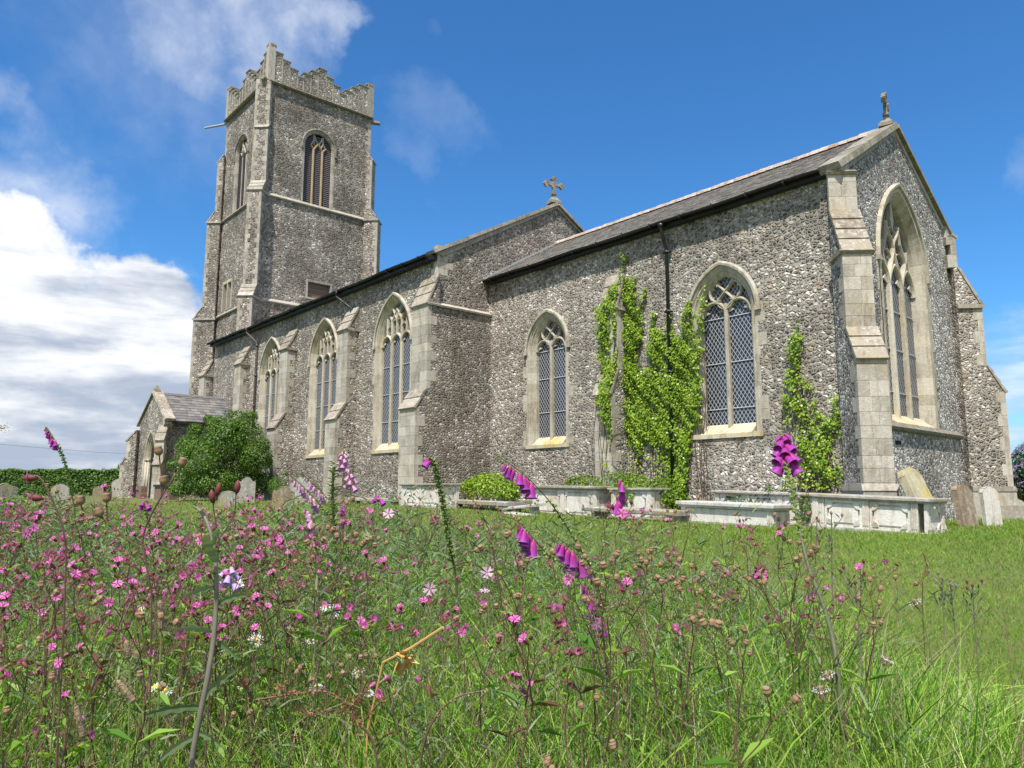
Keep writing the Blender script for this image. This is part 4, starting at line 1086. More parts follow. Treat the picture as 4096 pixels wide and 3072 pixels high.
# ------------------------------------------------------------------ tombs and headstones
F0 = Fr(0, 0, 1, 0, 0, -1)                                   # local frame: a = x, d = towards the south
def chest(label, x0, x1, y0, z0, z1, depth, lid=0.10, over=0.09, roll_=0.0, rz=0.0, panels=2, lidm='tomb_lid', group=None, ends=True, gap=False, plainp=False):
    L, D, H = x1-x0, depth, z1-z0
    root = empty('chest_tomb', ((x0+x1)/2, y0, z0), rz); root.rotation_euler = (0, roll_, rz)
    tag(root, label, 'tomb', group)
    h = L/2; hh = H-lid
    c = MB()
    if gap: c.box(F0, -h+0.05, h-0.22, 0.0, hh, -D+0.05, -0.05); 
    else: c.box(F0, -h+0.05, h-0.05, 0.0, hh, -D+0.05, -0.05)
    c.build('core', M['tomb'], root)
    b = MB(); b.box(F0, -h-0.03, h+0.03, -0.3, 0.05, -D-0.03, 0.03); b.build('base', M['tomb_lid_pale'], root)
    l = MB()
    pr = [(0, 0), (over*0.5, 0.0), (over*0.6, lid*0.3), (over, lid*0.42), (over, lid*0.85), (over*0.9, lid), ]
    rings = [[(-h-o, -o_), (h+o, -o_), (h+o, D+o_), (-h-o, D+o_)] for o, o_ in [(p[0], p[0]) for p in pr]]
    vs = [(x, y, hh+0.002+pr[i][1]) for i, rg in enumerate(rings) for x, y in rg]
    fs = [(i*4+j, i*4+(j+1) % 4, (i+1)*4+(j+1) % 4, (i+1)*4+j) for i in range(len(pr)-1) for j in range(4)]
    n = (len(pr)-1)*4; l.add(vs, fs+[(3, 2, 1, 0), (n, n+1, n+2, n+3)]); l.build('lid', M[lidm], root)
    def pil(a0, a1, fr, dd):
        p = MB(); p.box(fr, a0, a1, 0.05, hh, dd-0.05, dd+0.008); w_ = a1-a0
        for q in (0.2, 0.5, 0.8): p.box(fr, a0+w_*q-w_*0.07, a0+w_*q+w_*0.07, 0.12, hh-0.08, dd, dd+0.022)
        p.build('pilaster', M['tomb'], root)
    fs_ = [F0]+([Fr(h, 0, 0, 1, 1, 0)] if ends else [])
    for fi, fr in enumerate(fs_):
        LL = (-h, h) if fi == 0 else (0, D); k = panels if fi == 0 else 1
        if gap and fi == 0: LL = (-h, h-0.16)
        wpl = 0.13; seg = (LL[1]-LL[0]-wpl)/k
        for i in range(k+1): pil(LL[0]+i*seg, LL[0]+i*seg+wpl, fr, 0.0)
        for i in range(k):
            a0, a1 = LL[0]+i*seg+wpl+0.01, LL[0]+(i+1)*seg-0.01
            p = MB()
            if plainp: p.box(fr, a0, a1, 0.06, hh-0.02, -0.04, -0.012)
            else:                                               # fielded panel: raised frame with quadrant corners and shells
                p.box(fr, a0, a1, 0.05, 0.11, -0.05, -0.004); p.box(fr, a0, a1, hh-0.06, hh-0.003, -0.05, -0.004)
                p.box(fr, a0, a0+0.05, 0.11, hh-0.06, -0.05, -0.006); p.box(fr, a1-0.05, a1, 0.11, hh-0.06, -0.05, -0.006)
                p.box(fr, a0+0.09, a1-0.09, 0.15, hh-0.10, -0.05, -0.012)
                for cx_, cz_, s0 in ((a0+0.05, 0.11, 0), (a1-0.05, 0.11, 90), (a1-0.05, hh-0.06, 180), (a0+0.05, hh-0.06, 270)):
                    rr_ = 0.13
                    p.slab(fr, [(cx_, cz_)]+[(cx_+rr_*math.cos(R(s0+t)), cz_+rr_*math.sin(R(s0+t))) for t in range(0, 91, 15)], -0.03, 0.008)
                    if cz_ < 0.2:
                        for t in range(8, 90, 16):
                            p.tube([fr.P(cx_+0.03*math.cos(R(s0+t)), cz_+0.03*math.sin(R(s0+t)), 0.01), fr.P(cx_+0.12*math.cos(R(s0+t)), cz_+0.12*math.sin(R(s0+t)), 0.014)], [0.004, 0.012], 5)
            p.build('panel', M['tomb'], root)
    return root
chest('white panelled chest tomb with mossy lid and a dark broken corner joint', -8.05, -5.88, 15.65, 0.0, 0.72, 0.85, roll_=R(2.2), gap=True)
chest('low plain white chest tomb with thick pale grey lid in front of the foxglove', -11.72, -9.22, 15.8, 0.0, 0.54, 0.75, 0.14, 0.10, R(1.4), 0, 1, 'tomb_lid_pale', plainp=True)
chest('white chest tomb with ivy under its lid behind the low pale lidded tomb', -11.5, -8.72, 16.95, 0.03, 0.80, 0.75, 0.09, 0.08, R(1.6), 0, 3)
chest('grey white chest tomb with fluted corner columns beside the ivied buttress', -17.8, -15.1, 16.3, 0.05, 0.97, 0.85, 0.12, 0.11, R(0.8), 0, 2)
chest('grey chest tomb half buried in ivy at the foot of the drainpipe', -14.75, -13.3, 16.6, 0.06, 0.90, 0.8, 0.09, 0.08, 0, 0, 1)
chest('white panelled chest tomb against the nave corner buttress', -22.2, -19.95, 14.25, 0.28, 1.05, 0.75, 0.09, 0.08, R(0.3), 0, 2)
chest('small plain grey chest tomb under the rounded ivy mound', -20.6, -18.9, 15.9, 0.2, 0.95, 0.7, 0.07, 0.05, 0, 0, 1, plainp=True)
def ledger(label, x0, x1, y0, y1, z, th, tx, ty, m='tomb_lid', name='ledger_slab', legs=True):
    root = empty(name, ((x0+x1)/2, (y0+y1)/2, z)); root.rotation_euler = (tx, ty, 0); tag(root, label, 'ledger stone')
    h, d = (x1-x0)/2, (y1-y0)/2
    s = MB(); s.prism(F0, [(-d, 0), (d-0.02, 0), (d, 0.02), (d, th), (-d, th)], -h, h); s.prism(F0, [(-d+0.03, th), (d-0.05, th), (d-0.07, th+0.02), (-d+0.05, th+0.02)], -h+0.04, h-0.04); s.build('slab', M[m], root)
    if legs:
        for a in (-h+0.25, h-0.35):
            s = MB(); s.box(F0, a, a+0.14, -z-0.05, -0.002, -d+0.1, d-0.12); s.build('support', M['tomb_lid_pale'], root)
ledger('long grey ledger slab raised on low blocks before the ivy mound', -20.9, -17.4, 14.9, 15.7, 0.36, 0.12, R(-1), R(1.0))
ledger('long mossy grey ledger slab sagging in front of the ivied tomb', -14.6, -11.45, 15.2, 16.0, 0.24, 0.10, R(1), R(1.2))
ledger('broken pale slab tilted on red bricks below the fluted tomb', -17.6, -16.2, 14.9, 15.4, 0.30, 0.07, R(4), R(-5), 'tomb_lid_pale')
ledger('broken pale slab lying in the grass under the tilted one', -17.0, -15.9, 14.3, 14.8, 0.08, 0.07, R(2), R(3), 'tomb_lid_pale', legs=False)
ledger('low grey kerb slab at the left foot of the panelled nave tomb', -26.2, -22.9, 14.3, 14.8, 0.42, 0.10, 0, R(0), legs=True)

def headstone(label, x, y, w_, h_, th, m, face=90, lean=0.0, side=0.0, top='round', group=None, zb=None):
    z = float(gz(x, y)) if zb is None else zb
    if top == 'round': P = [(-w_/2, -0.3), (w_/2, -0.3), (w_/2, h_-w_*0.35)]+[(w_/2*math.cos(R(t)), h_-w_*0.35+w_*0.35*math.sin(R(t))) for t in range(15, 180, 15)]+[(-w_/2, h_-w_*0.35)]
    elif top == 'ogee': P = [(-w_/2, -0.3), (w_/2, -0.3), (w_/2, h_*0.80), (w_*0.42, h_*0.84), (w_*0.34, h_*0.82), (w_*0.26, h_*0.92), (w_*0.12, h_*0.99), (0, h_), (-w_*0.12, h_*0.99), (-w_*0.26, h_*0.92), (-w_*0.34, h_*0.82), (-w_*0.42, h_*0.84), (-w_/2, h_*0.80)]
    else: P = [(-w_/2, -0.3), (w_/2, -0.3), (w_/2, h_*0.86), (w_*0.36, h_*0.97), (0, h_), (-w_*0.36, h_*0.97), (-w_/2, h_*0.86)]
    mb = MB(); mb.slab(F0, P, -th/2, th/2)
    o = mb.build('headstone', M[m]); o.location = (x, y, z)
    o.rotation_euler = (Matrix.Rotation(R(face), 3, 'Z') @ Matrix.Rotation(lean, 3, 'X') @ Matrix.Rotation(side, 3, 'Y')).to_euler()
    bv = o.modifiers.new('edge', 'BEVEL'); bv.width = 0.012; bv.segments = 2
    tag(o, label, 'headstone', group)
    return o
headstone('steeply leaning headstone with yellow lichened top behind the panelled white tomb', -6.35, 17.35, 0.72, 1.42, 0.14, 'grave_yellow', 84, R(-22), 0, 'point')
headstone('brown headstone with yellow lichened edge beside the church east wall', -6.55, 19.9, 0.62, 1.00, 0.13, 'grave_brown', 80, R(-8), 0, 'point')
headstone('narrow headstone blotched white and orange in front of the corner buttress plinth', -6.30, 20.75, 0.45, 0.93, 0.10, 'grave_white', 62, R(-4), 0, 'point')
headstone('small grey headstone at the far right edge by the hedge', -8.4, 30.2, 0.6, 0.62, 0.10, 'grave_grey', 60, 0, 0, 'round', zb=-0.05)
headstone('pale low rounded headstone left of the dark leafy bush', -26.9, 10.05, 0.66, 0.62, 0.10, 'grave_grey', 70, R(5), 0, 'round', zb=0.16)
headstone('tall pale headstone with curved shoulders under the dark bush', -29.4, 11.7, 0.66, 0.98, 0.11, 'grave_grey', 66, R(3), 0, 'ogee', zb=0.34)
headstone('brown round shouldered headstone left of the pink foxgloves', -24.7, 11.1, 0.72, 0.84, 0.10, 'grave_brown', 60, R(4), R(2), 'ogee', zb=0.10)
headstone('pale carved headstone just behind the brown one', -26.2, 12.4, 0.72, 1.12, 0.11, 'grave_grey', 62, R(-2), 0, 'ogee', zb=0.16)
q_ = at(482, 1964, 46); headstone('grey leaning headstone left of the porch', q_.x, q_.y, 0.85, 1.15, 0.14, 'grave_grey', 60, R(-3), R(-8), 'round', zb=0.36)
q_ = at(240, 1964, 44); headstone('rounded mossy headstone in the meadow before the hedge', q_.x, q_.y, 0.95, 1.05, 0.14, 'grave_grey', 80, 0, 0, 'round', zb=0.1)
q_ = at(392, 1964, 48); headstone('small dark headstone half hidden before the hedge', q_.x, q_.y, 0.6, 0.85, 0.12, 'grave_brown', 80, 0, 0, 'round', zb=0.2)
q_ = at(18, 1964, 40); headstone('pale grey headstone at the left edge of the churchyard', q_.x, q_.y, 1.1, 0.95, 0.14, 'grave_grey', 96, R(4), 0, 'ogee', zb=0.2)

# ------------------------------------------------------------------ foliage helpers (numpy)
def norm(a): return a/np.maximum(np.linalg.norm(a, axis=-1, keepdims=True), 1e-9)
def leafmesh(name, P, N, size, m, parent=None, aspect=0.75, down=0.0, rnd=None, fold=0.12):
    n = len(P); N = norm(N)
    t = rng.normal(size=(n, 3)); t[:, 2] -= down
    t = norm(t-N*np.sum(t*N, 1, keepdims=True)); b = np.cross(N, t)
    s = np.asarray(size).reshape(-1, 1)*np.ones((n, 1))
    v = np.stack([P-t*s*0.5, P-t*s*0.05+b*s*aspect*0.5+N*s*fold, P+t*s*0.5, P-t*s*0.05-b*s*aspect*0.5+N*s*fold], 1).reshape(-1, 3)
    f = np.arange(n*4).reshape(n, 4)
    return npmesh(name, v, f, rng.random(n) if rnd is None else rnd, m, parent)
def bladearr(base, dirv, length, width, bend, segs=3, taper=True):
    n = len(base); L = np.asarray(length).reshape(-1, 1)*np.ones((n, 1)); W = np.asarray(width).reshape(-1, 1)*np.ones((n, 1))
    dirv = norm(dirv); side = norm(np.cross(dirv, norm(rng.normal(size=(n, 3)))))
    rows = []
    for i in range(segs+1):
        t = i/segs; p = base+dirv*L*t+bend*L*t*t
        w_ = W*(1-t**1.5*0.93 if taper else 1)*0.5*(0.6+0.4*min(1, t*4))
        rows += [p-side*w_, p+side*w_]
    v = np.stack(rows, 1).reshape(-1, 3); k = 2*(segs+1)
    o = (np.arange(n)*k)[:, None, None]; q = np.array([[2*i, 2*i+1, 2*i+3, 2*i+2] for i in range(segs)])[None]
    return v, (o+q).reshape(-1, 4), np.repeat(np.arange(n), segs)
def blades(name, base, dirv, length, width, bend, m, segs=3, rnd=None, parent=None):
    v, f, idx = bladearr(base, dirv, length, width, bend, segs)
    r = rng.random(len(base)) if rnd is None else rnd
    return npmesh(name, v, f, r[idx], m, parent)
def inpoly(x, z, poly):
    c = np.zeros(len(x), bool); n = len(poly)
    for i in range(n):
        x1, z1 = poly[i]; x2, z2 = poly[(i+1) % n]
        cond = ((z1 > z) != (z2 > z)) & (x < (x2-x1)*(z-z1)/((z2-z1) or 1e-9)+x1); c ^= cond
    return c
def lobes(centres, n, fill=0.25):
    """points through a set of ellipsoid lobes, denser towards their skins"""
    vol = np.array([c[3]*c[4]+c[4]*c[5]+c[3]*c[5] for c in centres]); k = rng.choice(len(centres), n, p=vol/vol.sum())
    C_ = np.array(centres)[k]; d = norm(rng.normal(size=(n, 3)))
    r = np.where(rng.random(n) < fill, rng.random(n)**0.5, 0.80+0.26*rng.random(n))[:, None]
    return C_[:, :3]+d*C_[:, 3:]*r, d

# ------------------------------------------------------------------ shrubs, hedge, trees, ivy
def shrub(name, label, cat, centres, n, size, m, base, stems=5, zmin=0.0, group=None, fill=0.25, name2='foliage'):
    P, d = lobes(centres, n, fill)
    keep = P[:, 2] > zmin; P, d = P[keep], d[keep]
    cl = 0.9*np.sin(P[:, 0]*3.1+P[:, 2]*2.3)*np.cos(P[:, 1]*2.9-P[:, 2]*3.7)+0.7*np.sin(P[:, 0]*8.3-P[:, 2]*6.1)*np.cos(P[:, 1]*7.7+P[:, 2]*5.2)      # ragged clumps: thin some parts out
    keep = rng.random(len(P)) < np.clip(0.72+0.6*cl, 0.12, 1); P, d = P[keep], d[keep]
    root = empty(name, base); tag(root, label, cat, group)
    b = np.array(base)
    N = d+rng.normal(size=d.shape)*0.55+np.array([0, 0, 0.45])
    leafmesh(name2, P-b, N, size*(0.6+0.8*rng.random(len(P))), m, root, 0.6, 0.6)
    s = MB()
    for i in range(stems):
        c = centres[i % len(centres)]
        s.tube([(random.uniform(-.2, .2), random.uniform(-.2, .2), -0.1), ((c[0]-b[0])*0.4, (c[1]-b[1])*0.4, (c[2]-b[2])*0.5), (c[0]-b[0]+random.uniform(-.3, .3)*c[3], c[1]-b[1]+random.uniform(-.3, .3)*c[4], c[2]-b[2]+c[5]*0.6)], [0.04, 0.03, 0.01], 5)
    s.build('branches', M['bark'], root)
    return root
g_ = float(gz(-34, 12.4))
c0 = at(890, 1964, 34.0)
def sc_(u, v, d, r, ry=None, rz=None):
    p = at(u, v, d); return (p.x, p.y, p.z, r, ry or r, rz or r)
shrub('elder_bush', 'big dark green leafy bush between the porch and the nave buttresses', 'bush',
      [sc_(800, 1850, 33, 0.95), sc_(900, 1760, 34, 1.0), sc_(760, 1790, 34, 0.6), sc_(985, 1740, 34.5, 0.75), sc_(1020, 1830, 34, 0.75), sc_(850, 1930, 33, 1.0, 1.0, 0.7), sc_(730, 1930, 33.5, 0.5), sc_(1020, 1940, 34.5, 0.6), sc_(930, 1950, 34, 0.6), sc_(700, 1860, 34, 0.35), sc_(720, 1960, 33, 0.5, 0.5, 0.3), sc_(780, 1720, 34.5, 0.33), sc_(1010, 1665, 35, 0.26), sc_(915, 1655, 35, 0.22), sc_(835, 1680, 34.6, 0.25), sc_(1068, 1850, 34.6, 0.3), sc_(1060, 1920, 34.6, 0.4), sc_(960, 1880, 34.5, 0.9), sc_(870, 1700, 34, 0.42), sc_(960, 1680, 35, 0.45), sc_(1050, 1780, 34, 0.35)],
      60000, 0.085, M['bush'], (c0.x, c0.y, g_), 9, g_+0.0, fill=0.3)
p = at(1110, 1935, 31); shrub('small_shrub', 'small leafy shrub at the foot of a nave buttress', 'bush', [(p.x, p.y, p.z-0.1, .45, .4, .38), (p.x-.35, p.y+.1, p.z-.25, .35, .3, .3), (p.x+.3, p.y, p.z-.3, .35, .3, .25)], 3500, 0.055, M['bush'], (p.x, p.y, 0.3), 4, 0.3)
shrub('ivy_mound', 'rounded bright green ivy mound growing over a chest tomb', 'ivy', [(-19.75, 16.1, 0.85, 1.25, .6, .55), (-18.9, 16.0, 0.8, .7, .5, .48), (-20.6, 16.1, 0.95, .6, .5, .25)], 9000, 0.085, M['ivy'], (-19.8, 16.1, 0.2), 3, 0.55)
shrub('low_ivy', 'low green ivy heap spreading over tombs at the foot of the chancel wall', 'ivy', [(-16.6, 17.5, 0.95, .9, .35, .38), (-15.4, 17.4, 0.95, .8, .4, .45), (-14.4, 17.2, 0.75, .7, .5, .55), (-13.6, 17.3, 0.6, .5, .4, .6), (-14.2, 16.7, 0.6, .35, .3, .45), (-13.2, 17.5, 0.5, .3, .3, .5)], 12000, 0.075, M['ivy_low'], (-14.9, 17.4, 0.05), 4, 0.05)
shrub('small_ivy', 'small dark ivy tuft under the lid of a white tomb', 'ivy', [(-10.6, 17.0, 0.62, .75, .12, .14), (-9.9, 16.95, 0.8, .15, .1, .16), (-9.0, 16.9, 0.4, .14, .12, .32)], 1600, 0.055, M['bush'], (-10.4, 17.0, 0.05), 2, 0.1)

def wallivy(label, polys, holes, sparse, n, nsp, yoff, base, m=M['ivy'], zones=None):
    root = empty('wall_ivy', base); tag(root, label, 'ivy')
    allp = polys+sparse; X0 = min(p[0] for q in allp for p in q); X1 = max(p[0] for q in allp for p in q); Z0 = min(p[1] for q in allp for p in q); Z1 = max(p[1] for q in allp for p in q)
    def samp(ps, hs, n_):
        x = rng.uniform(X0, X1, n_*6); z = rng.uniform(Z0, Z1, n_*6)
        wx = x+0.05*np.sin(z*9)+0.04*np.sin(z*23+x*7); wz = z+0.05*np.sin(x*11)
        k = np.zeros(len(x), bool)
        for q in ps: k |= inpoly(wx, wz, q)
        for q in hs: k &= ~inpoly(wx, wz, q)
        return x[k][:n_], z[k][:n_]
    x, z = samp(polys, holes, n)
    if sparse:
        xs_, zs_ = samp(sparse, [], nsp); cl = np.sin(xs_*5+zs_*3)*np.cos(zs_*4-xs_*2); k = rng.random(len(xs_)) < np.clip(0.45+0.5*cl, 0.05, 1)
        x = np.concatenate([x, xs_[k]]); z = np.concatenate([z, zs_[k]])
    dens = np.sin(x*4.3+z*1.7)*np.cos(z*3.1-x*2.2)+0.5*np.sin(x*11+z*9)
    k = rng.random(len(x)) < np.clip(0.80+0.42*dens, 0.30, 1); x, z = x[k], z[k]; dens = dens[k]
    d = 0.03+0.15*rng.random(len(x))*(1+0.6*dens)
    y = yoff(x, z)-d
    P = np.stack([x, y, z], 1)-np.array(base)
    N = np.stack([rng.normal(size=len(x))*0.35, -1+rng.normal(size=len(x))*0.25, 0.55+rng.normal(size=len(x))*0.35], 1)
    leafmesh('leaves', P, N, 0.060*(0.45+1.1*rng.random(len(x))**1.3), m, root, 0.95, 1.6)
    s = MB(); rs_ = random.Random(4)
    for _ in range(44):                                          # climbing stems
        i = rs_.randrange(len(x)); xx, zz = x[i], z[i]; pts = [(xx, zz)]
        while zz > Z0+0.1 and len(pts) < 12: zz -= 0.45; xx += rs_.uniform(-.09, .09); pts.append((xx, zz))
        if len(pts) > 1:
            s.tube([(a-base[0], float(yoff(np.array([a]), np.array([b]))[0])-0.02-base[1], b-base[2]) for a, b in pts], 0.009, 4)
    s.build('stems', M['bark'], root)
A1 = [(-16.19, 6.69), (-15.77, 6.91), (-15.55, 7.2), (-15.45, 7.4), (-15.39, 7.8), (-15.21, 7.57), (-15.07, 7.4), (-14.79, 7.52), (-14.76, 6.89), (-14.8, 6.47), (-14.62, 6.54), (-14.45, 7.01), (-14.38, 6.93), (-14.51, 6.34), (-14.54, 5.99), (-14.48, 5.77), (-14.62, 5.4), (-14.77, 5.1), (-14.71, 4.6), (-14.43, 4.36), (-14.25, 4.61), (-14.33, 5.04), (-14.23, 5.34), (-14.18, 5.65), (-14.26, 5.94), (-14.18, 6.28), (-14.08, 6.19), (-14.07, 5.8), (-13.88, 5.7), (-13.8, 5.48), (-13.61, 5.49), (-13.61, 6.07), (-13.53, 6.13), (-13.38, 5.69), (-13.35, 5.24), (-13.14, 5.35), (-13.01, 5.73), (-12.91, 6.19), (-12.79, 6.33), (-12.72, 6.02), (-12.69, 5.74), (-12.67, 5.4), (-12.5, 5.54), (-12.49, 5.97), (-12.39, 6.42), (-12.19, 6.68), (-12.16, 6.48), (-12.29, 6.0), (-12.35, 5.62), (-12.40, 5.12), (-12.45, 4.51), (-12.55, 4.13), (-12.4, 3.88), (-12.46, 3.67), (-12.51, 3.32), (-12.64, 3.07), (-12.45, 2.93), (-12.54, 2.71), (-12.81, 2.57), (-12.86, 2.25), (-12.91, 1.93), (-13.01, 1.45), (-13.06, 0.6), (-13.86, 0.6), (-13.75, 1.8), (-13.95, 2.14), (-14.32, 2.22), (-14.89, 2.04), (-15.25, 2.26), (-15.51, 2.7), (-15.59, 3.2), (-15.82, 3.65), (-15.88, 4.16), (-15.8, 4.51), (-15.98, 5.05), (-16.01, 5.68), (-16.05, 6.25)]
H1 = [(-15.56, 6.42), (-15.43, 6.03), (-15.21, 5.45), (-15.32, 4.96), (-15.51, 4.73), (-15.54, 5.61)]
S1 = [(-15.52, 2.21), (-14.89, 2.04), (-14.32, 2.22), (-13.7, 2.06), (-13.77, 1.14), (-15.64, 1.16)]
T1 = [(-15.26, 8.39), (-15.17, 8.34), (-15.15, 7.83), (-15.25, 7.8)]
def yo1(x, z):
    but = np.where(z > 6.6, 17.6+np.clip((z-6.6)/1.1, 0, 1)*0.4, np.where(z > 4.6, 17.6, np.where(z > 3.8, 17.28+(z-3.8)/0.8*0.32, 17.28)))
    return np.where(x < -15.26, but, 18.0)
wallivy('bright green ivy climbing the chancel wall around the black drainpipe and buttress', [A1, T1], [H1], [S1], 27000, 1900, yo1, (-14.2, 17.9, 0.1))
B1 = [(-9.47, 5.23), (-9.41, 5.16), (-9.49, 4.84), (-9.37, 4.71), (-9.36, 4.36), (-9.49, 4.17), (-9.48, 3.82), (-9.32, 3.68), (-9.15, 3.27), (-9.44, 3.29), (-9.5, 3.71), (-9.65, 3.31), (-9.9, 3.34), (-9.83, 3.92), (-9.74, 4.41), (-9.84, 4.72), (-9.56, 4.92)]
B2 = [(-9.71, 3.3), (-9.5, 3.3), (-9.24, 2.76), (-9.09, 3.2), (-8.99, 2.57), (-8.76, 2.56), (-8.62, 3.0), (-8.58, 3.35), (-8.5, 3.13), (-8.48, 2.48), (-8.46, 2.02), (-8.53, 1.72), (-8.61, 2.16), (-8.8, 1.9), (-8.87, 1.57), (-8.79, 0.97), (-9.14, 0.83), (-9.18, 1.19), (-9.31, 1.44), (-9.57, 1.65), (-9.68, 1.85), (-9.63, 2.22), (-9.67, 2.62)]
B3 = [(-9.99, 3.3), (-9.77, 3.2), (-9.83, 2.43), (-9.98, 2.53)]
S2 = [(-9.67, 1.93), (-9.31, 1.44), (-8.6, 1.61), (-8.55, 0.83), (-9.2, 0.83), (-9.73, 0.97), (-10.16, 0.83), (-10.14, 1.38)]
wallivy('thin ivy strands climbing the flint beside the corner buttress', [B1, B2, B3], [], [S2], 2900, 1300, lambda x, z: 18.0+0*x, (-9.2, 17.9, 0.1))

# hedge along the churchyard boundary
def hedge(label, A_, B__, h, thick, n, size, m, base_z, hv=0.3):
    A_ = np.array(A_, float); B__ = np.array(B__, float); L = np.linalg.norm(B__-A_); u = (B__-A_)/L; nn = np.array([-u[1], u[0]])
    t = rng.random(n)*L; topf = rng.random(n) < 0.35
    hh = h+hv*np.sin(t*0.35)*0.5+hv*np.sin(t*1.3)*0.3+hv*0.5*np.sin(t*3.1)
    z = np.where(topf, hh*(0.93+0.09*rng.random(n)), hh*rng.random(n)); s = np.where(topf, rng.uniform(-1, 1, n), rng.choice([-1, 1], n)*(0.75+0.3*rng.random(n)))
    s *= thick/2*(1+0.12*np.sin(t*2.1+z*2))
    P = np.stack([A_[0]+u[0]*t+nn[0]*s, A_[1]+u[1]*t+nn[1]*s, base_z+z], 1); c = np.array([(A_[0]+B__[0])/2, (A_[1]+B__[1])/2, base_z])
    N = np.stack([nn[0]*s*1.0+rng.normal(size=n)*0.5, nn[1]*s+rng.normal(size=n)*0.5, 0.4+topf*1.0+rng.normal(size=n)*0.4], 1)
    root = empty('hedge', tuple(c)); tag(root, label, 'hedge')
    leafmesh('foliage', P-c, N, size*(0.6+0.8*rng.random(n)), m, root, 0.7, 0.3)
    s = MB(); k = int(L/2.5)
    for i in range(k):
        q = A_+u*(i+0.5)*L/k-c[:2]; s.tube([(q[0], q[1], -0.2), (q[0]+random.uniform(-.2, .2), q[1], h*0.8)], [0.06, 0.03], 5)
    s.build('trunks', M['bark'], root)
pa, pb_ = at(-900, 1964, 62), at(560, 1964, 72)
hedge('long clipped green hedge along the far churchyard edge', (pa.x, pa.y), (pb_.x, pb_.y), 2.5, 2.0, 60000, 0.19, M['hedge'], 0.1, 0.12)
pa, pb_ = at(3960, 1964, 38), at(4700, 1964, 30)
hedge('low green hedge behind the church at the right edge', (pa.x, pa.y), (pb_.x, pb_.y), 0.85, 1.2, 9000, 0.09, M['hedge'], -0.05, 0.1)
def tree(label, u, v, d, r, h, m='far_tree', conifer=False, n=3500, name='distant_tree'):
    p = at(u, 1964, d); z0 = 0.0; top = at(u, v, d).z; root = empty(name, (p.x, p.y, z0)); tag(root, label, 'tree', None)
    if conifer: cs = [(random.uniform(-.3, .3)*r, random.uniform(-.2, .2)*r, top-r*(0.4+i*0.55), r*(0.25+0.22*i), r*(0.25+.22*i), r*0.35) for i in range(5)]
    else: cs = [(random.uniform(-.8, .8)*r, random.uniform(-.5, .5)*r, top-r*random.uniform(0.5, 1.0), r*random.uniform(.35, .6), r*.5, r*random.uniform(.3, .5)) for _ in range(9)]+[(0, 0, top-r*0.55, r*.5, r*.5, r*.5)]
    P, dd = lobes(cs, n, 0.35)
    leafmesh('crown', P, dd+rng.normal(size=dd.shape)*0.6, r*0.10*(0.5+rng.random(n)), M[m], root, 0.7)
    s = MB(); s.tube([(0, 0, -0.3), (0.1, 0, (top-r)*0.6), (0, 0.1, top-r*0.7)], [r*0.09, r*0.07, r*0.03], 7)
    for i in range(5):
        a = i*1.3; s.tube([(0, 0, top-r*1.5), (math.cos(a)*r*.3, math.sin(a)*r*.3, top-r), (math.cos(a)*r*.5, math.sin(a)*r*.5, top-r*.6)], [r*0.035, r*.025, r*.01], 5)
    s.build('trunk', M['bark'], root)
tree('rounded distant tree showing above the hedge left of the porch', 408, 1868, 130, 4.2, 6)
tree('second rounded distant tree close behind the porch corner', 450, 1882, 120, 2.6, 6)
tree('low distant tree above the hedge behind the tall foxglove', 290, 1876, 140, 2.8, 6)
tree('thin dark conifer beside the porch buttress', 486, 1826, 75, 1.25, 6, conifer=True, n=2500)
tree('faint distant tree low above the left part of the hedge', 60, 1892, 150, 2.5, 5)
# bare-ish branch of a tree at the left edge
p = at(-130, 1720, 30); root = empty('leaning_tree', (p.x, p.y, -0.1)); tag(root, 'sparse branch of a tree reaching in from the left edge', 'tree')
s = MB(); q = at(30, 1712, 30); q2 = at(12, 1850, 30)
s.tube([(0, 0, -0.1), (0.1, 0.2, 1.8), (-0.1, 0.1, 3.4)], [0.14, 0.1, 0.05], 6)
s.tube([(0, 0.1, 2.9), ((q.x-p.x)*0.5, (q.y-p.y)*0.5, 3.3), (q.x-p.x, q.y-p.y, q.z+0.1)], [0.05, 0.03, 0.008], 5); s.build('trunk', M['bark'], root)
n = 260; t = rng.random(n)[:, None]; P = np.array([[0, 0, 3.2]])*(1-t)+np.array([[q.x-p.x, q.y-p.y, q.z+0.12]])*t+rng.normal(size=(n, 3))*0.09
leafmesh('leaves', P, rng.normal(size=(n, 3)), 0.06, M['blade_dry'], root)
# buddleia
p = at(4095, 1964, 33)
bud = shrub('buddleia_bush', 'dark buddleia bush with purple flower spikes at the right edge', 'bush', [sc_(4085, 1880, 33, .75), sc_(4150, 1840, 33, .9), sc_(4060, 1940, 33, .5), sc_(4220, 1880, 33, .9), sc_(4110, 1950, 33, .8)], 9000, 0.12, M['buddleia'], (p.x, p.y, 0), 6, 0.0)
for (u, v, an) in ((4033, 1800, 120), (4052, 1812, 70), (4078, 1795, 60), (4092, 1790, 30), (4030, 1862, 110), (4050, 1868, -20), (4072, 1863, 10), (4046, 1890, 80), (4060, 1907, 0), (4058, 1882, 40), (4088, 1850, 60), (4026, 1905, 100), (4062, 1952, 100), (4082, 1930, 20), (4120, 1840, 40), (4140, 1800, 60), (4160, 1880, 20), (4180, 1830, 80)):
    c = at(u, v, 32.2); n = 110; t = rng.random(n); dv = r2*math.cos(R(an))+u2*math.sin(R(an)); dv = np.array(dv)
    P = np.array(c-p)+dv[None]*(t[:, None]-0.5)*0.30+rng.normal(size=(n, 3))*(0.034*(1.1-t))[:, None]; P[:, 2] += p.z*0+0.8-0.8+ (p.z)
    fo = leafmesh('flower_spike', P, rng.normal(size=(n, 3)), 0.03, M['lilac'], bud, 0.9)
